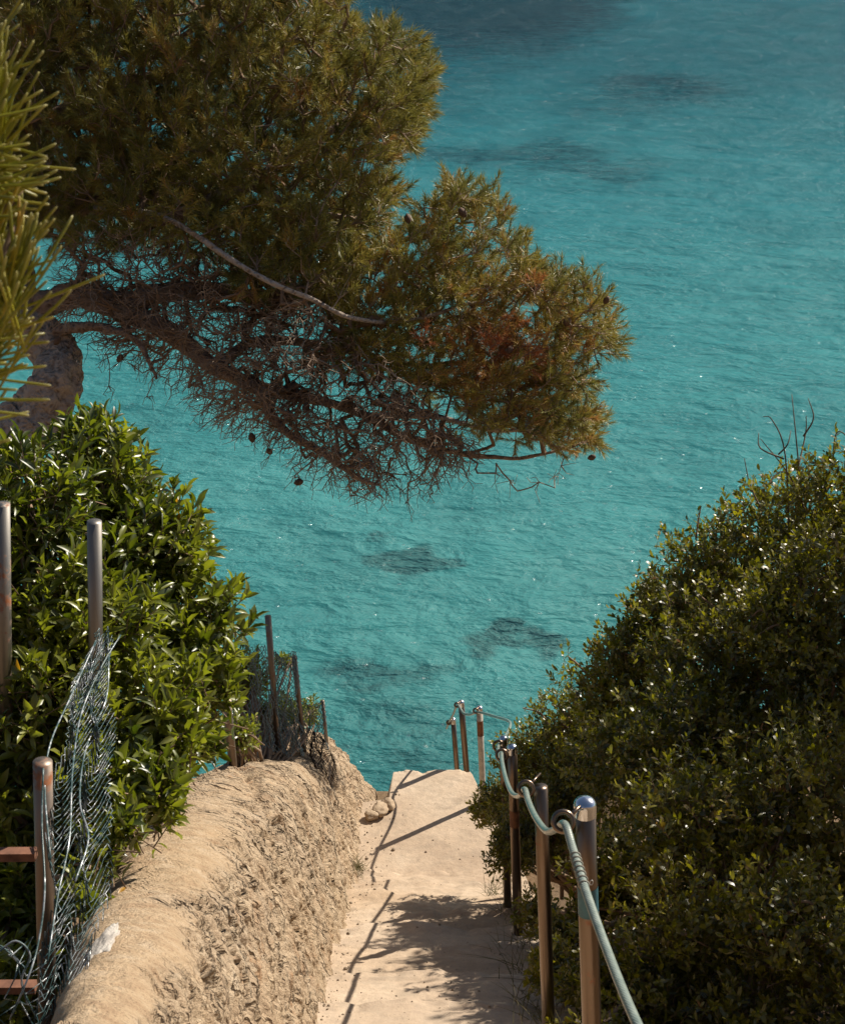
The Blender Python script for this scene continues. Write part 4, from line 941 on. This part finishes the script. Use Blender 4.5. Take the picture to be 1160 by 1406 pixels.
def wires(parent, paths, r, mat, name):
    V, fl = merge([tube(smooth_path([pt(*q) for q in p], 6), r, 6) for p in paths]); return mesh_np(name, V, fl, mat, parent=parent)
netting(nf, [(872, 128, 152, 3.85), (930, 112, 156, 3.7), (1000, 88, 152, 3.5), (1080, 66, 150, 3.35), (1160, 60, 150, 3.2), (1250, 66, 146, 3.1), (1340, 62, 124, 3.0), (1450, 52, 104, 2.9)], 16, .021, .00115, 3, .035, 2.0, .005)
netting(nf, [(1285, -10, 30, 3.1), (1320, 0, 50, 3.05), (1370, 10, 62, 3.0), (1440, 0, 60, 2.95)], 3, .03, .0014, 8, .03, 1.0, .03)
wires(nf, [[(166, 872, 3.8), (140, 915, 3.7), (112, 980, 3.55), (100, 1060, 3.35), (96, 1150, 3.2), (80, 1230, 3.1), (66, 1320, 3.0)], [(150, 900, 3.7), (146, 960, 3.6), (118, 1030, 3.45), (110, 1100, 3.3), (122, 1150, 3.2), (104, 1210, 3.1)],
           [(60, 1055, 3.2), (58, 1130, 3.15), (62, 1220, 3.05), (54, 1290, 3.0), (40, 1340, 2.95), (14, 1400, 2.95)], [(132, 880, 3.7), (96, 960, 3.5), (70, 1020, 3.35), (62, 1080, 3.25), (70, 1180, 3.1)], [(-5, 1310, 3.0), (22, 1292, 3.0), (42, 1312, 3.0), (30, 1350, 3.0), (52, 1400, 3.0)]],
      .0019, M_wire, 'loose_wire')

ff = thing('wire_fence', 'far green netting fence with three leaning brown posts on the wall crest', 'fence', (-.9, 8.0, float(gy(8.0)) + .5))
fpost(ff, 368, 846, 8.9, 382, 1030, .0185, M_post_r, 1.0); fpost(ff, 404, 902, 9.4, 419, 1042, .0165, M_post_r, .85); fpost(ff, 443, 962, 9.9, 452, 1050, .011, M_post_r, .55)
fpost(ff, 312, 960, 7.8, 318, 1030, .022, M_post_r, .42, cap=False)
M_net_far = mat_simple('faded_netting', (0.20, 0.25, 0.25), .5, .3, .4)
netting(ff, [(888, 340, 369, 8.8), (950, 340, 374, 8.8), (1010, 345, 380, 8.8), (1030, 348, 382, 8.8)], 15, .035, .0026, 4, .03, 1.5, .012, mat=M_net_far, sides=3)
netting(ff, [(898, 371, 404, 9.1), (950, 376, 409, 9.1), (1010, 380, 415, 9.1), (1036, 383, 419, 9.1)], 20, .03, .0028, 5, .03, 1.5, .012, mat=M_net_far, sides=3)
netting(ff, [(965, 410, 446, 9.6), (1000, 413, 449, 9.6), (1030, 418, 452, 9.6)], 20, .028, .0028, 6, .02, 1.5, .012, mat=M_net_far, sides=3)
netting(ff, [(1010, 420, 440, 9.5), (1035, 425, 450, 9.45), (1065, 432, 456, 9.4), (1085, 440, 452, 9.35)], 10, .012, .0022, 7, .04, 2.5, .03, mat=mat_simple('dead_netting', (0.07, 0.05, 0.04), .9), sides=3)

# ------------------------------------------------------------------ dry grass
M_grass = mat_leaf('dry_grass', [(0.0, (0.08, 0.09, 0.03)), (0.5, (0.20, 0.18, 0.08)), (1.0, (0.36, 0.28, 0.15))], .3, .6)
def grass(name_pts, seed, hgt, n, spread):
    g = np.random.default_rng(seed); tubes_ = []
    for c in name_pts:
        for _ in range(n):
            b = np.array(tuple(c)) + g.normal(size=3) * np.array([spread, spread, 0.0]); d = norm(g.normal(size=3) * .6 + np.array([0, 0, 1])); L = hgt * g.uniform(.4, 1.1)
            path = [b + d * L * t + np.array([d[0], d[1], -.6]) * L * .45 * t * t for t in (0, .35, .7, 1)]
            tubes_.append(tube(path, [.0016, .0013, .0009, .0003], 3, False))
    V, fl = merge(tubes_); o = mesh_np('grass', V, fl, M_grass, attr=np.random.default_rng(seed).uniform(0, 1, len(V))); o['kind'] = 'stuff'; return o
tuft_c = [Vector((-.42, 7.35, float(gy(7.35)) + .03)), Vector((-.40, 7.5, float(gy(7.5)) + .02)), Vector((-.38, 7.55, float(gy(7.55)) + .02))]
grass(tuft_c, 4, .09, 55, .025)
rp_ = [Vector((.40 + random.uniform(-.03, .14), yy, float(gy(yy)) - .05)) for yy in np.linspace(2.9, 7.2, 34)]
grass(rp_, 6, .17, 16, .04)

def pebbles():
    g = np.random.default_rng(77); v0, f0 = rock_mesh((1, 1, .6), 5, 1); parts = []
    tree = [(o, bvh(o)) for o in stairs.children]
    for _ in range(520):
        px = g.uniform(400, 760); py = g.uniform(1090, 1406); 
        if g.random() < .5: px = np.interp(py, [1100, 1190, 1406], [505, 490, 425]) + abs(g.normal()) * 22
        best = None; d = (pt(px, py, 1) - Vector((0, 0, CZ))).normalized()
        for o, t_ in tree:
            h = t_.ray_cast(Vector((0, 0, CZ)), d)
            if h[0] is not None and (best is None or h[3] < best[3]): best = h
        if best is None or best[1].z < .5 and best[1].z > -.5: continue
        hb = bank_bvh.ray_cast(Vector((0, 0, CZ)), d)
        if hb[0] is not None and hb[3] < best[3]: continue
        s_ = .0022 * math.exp(g.normal() * .55 + .3); a = g.uniform(0, 6.28); R_ = np.array([[math.cos(a), -math.sin(a), 0], [math.sin(a), math.cos(a), 0], [0, 0, 1]])
        parts.append(((v0 * s_ * g.uniform(.6, 1.4, 3)) @ R_ + np.array(best[0]) + [0, 0, s_ * .3], [f0]))
    V, fl = merge(parts); o = mesh_np('grit', V, fl, mat_rock('grit_stone', (0.13, 0.09, 0.06), (0.36, 0.29, 0.21), .002, 40), parent=stairs); o['kind'] = 'stuff'
pebbles()
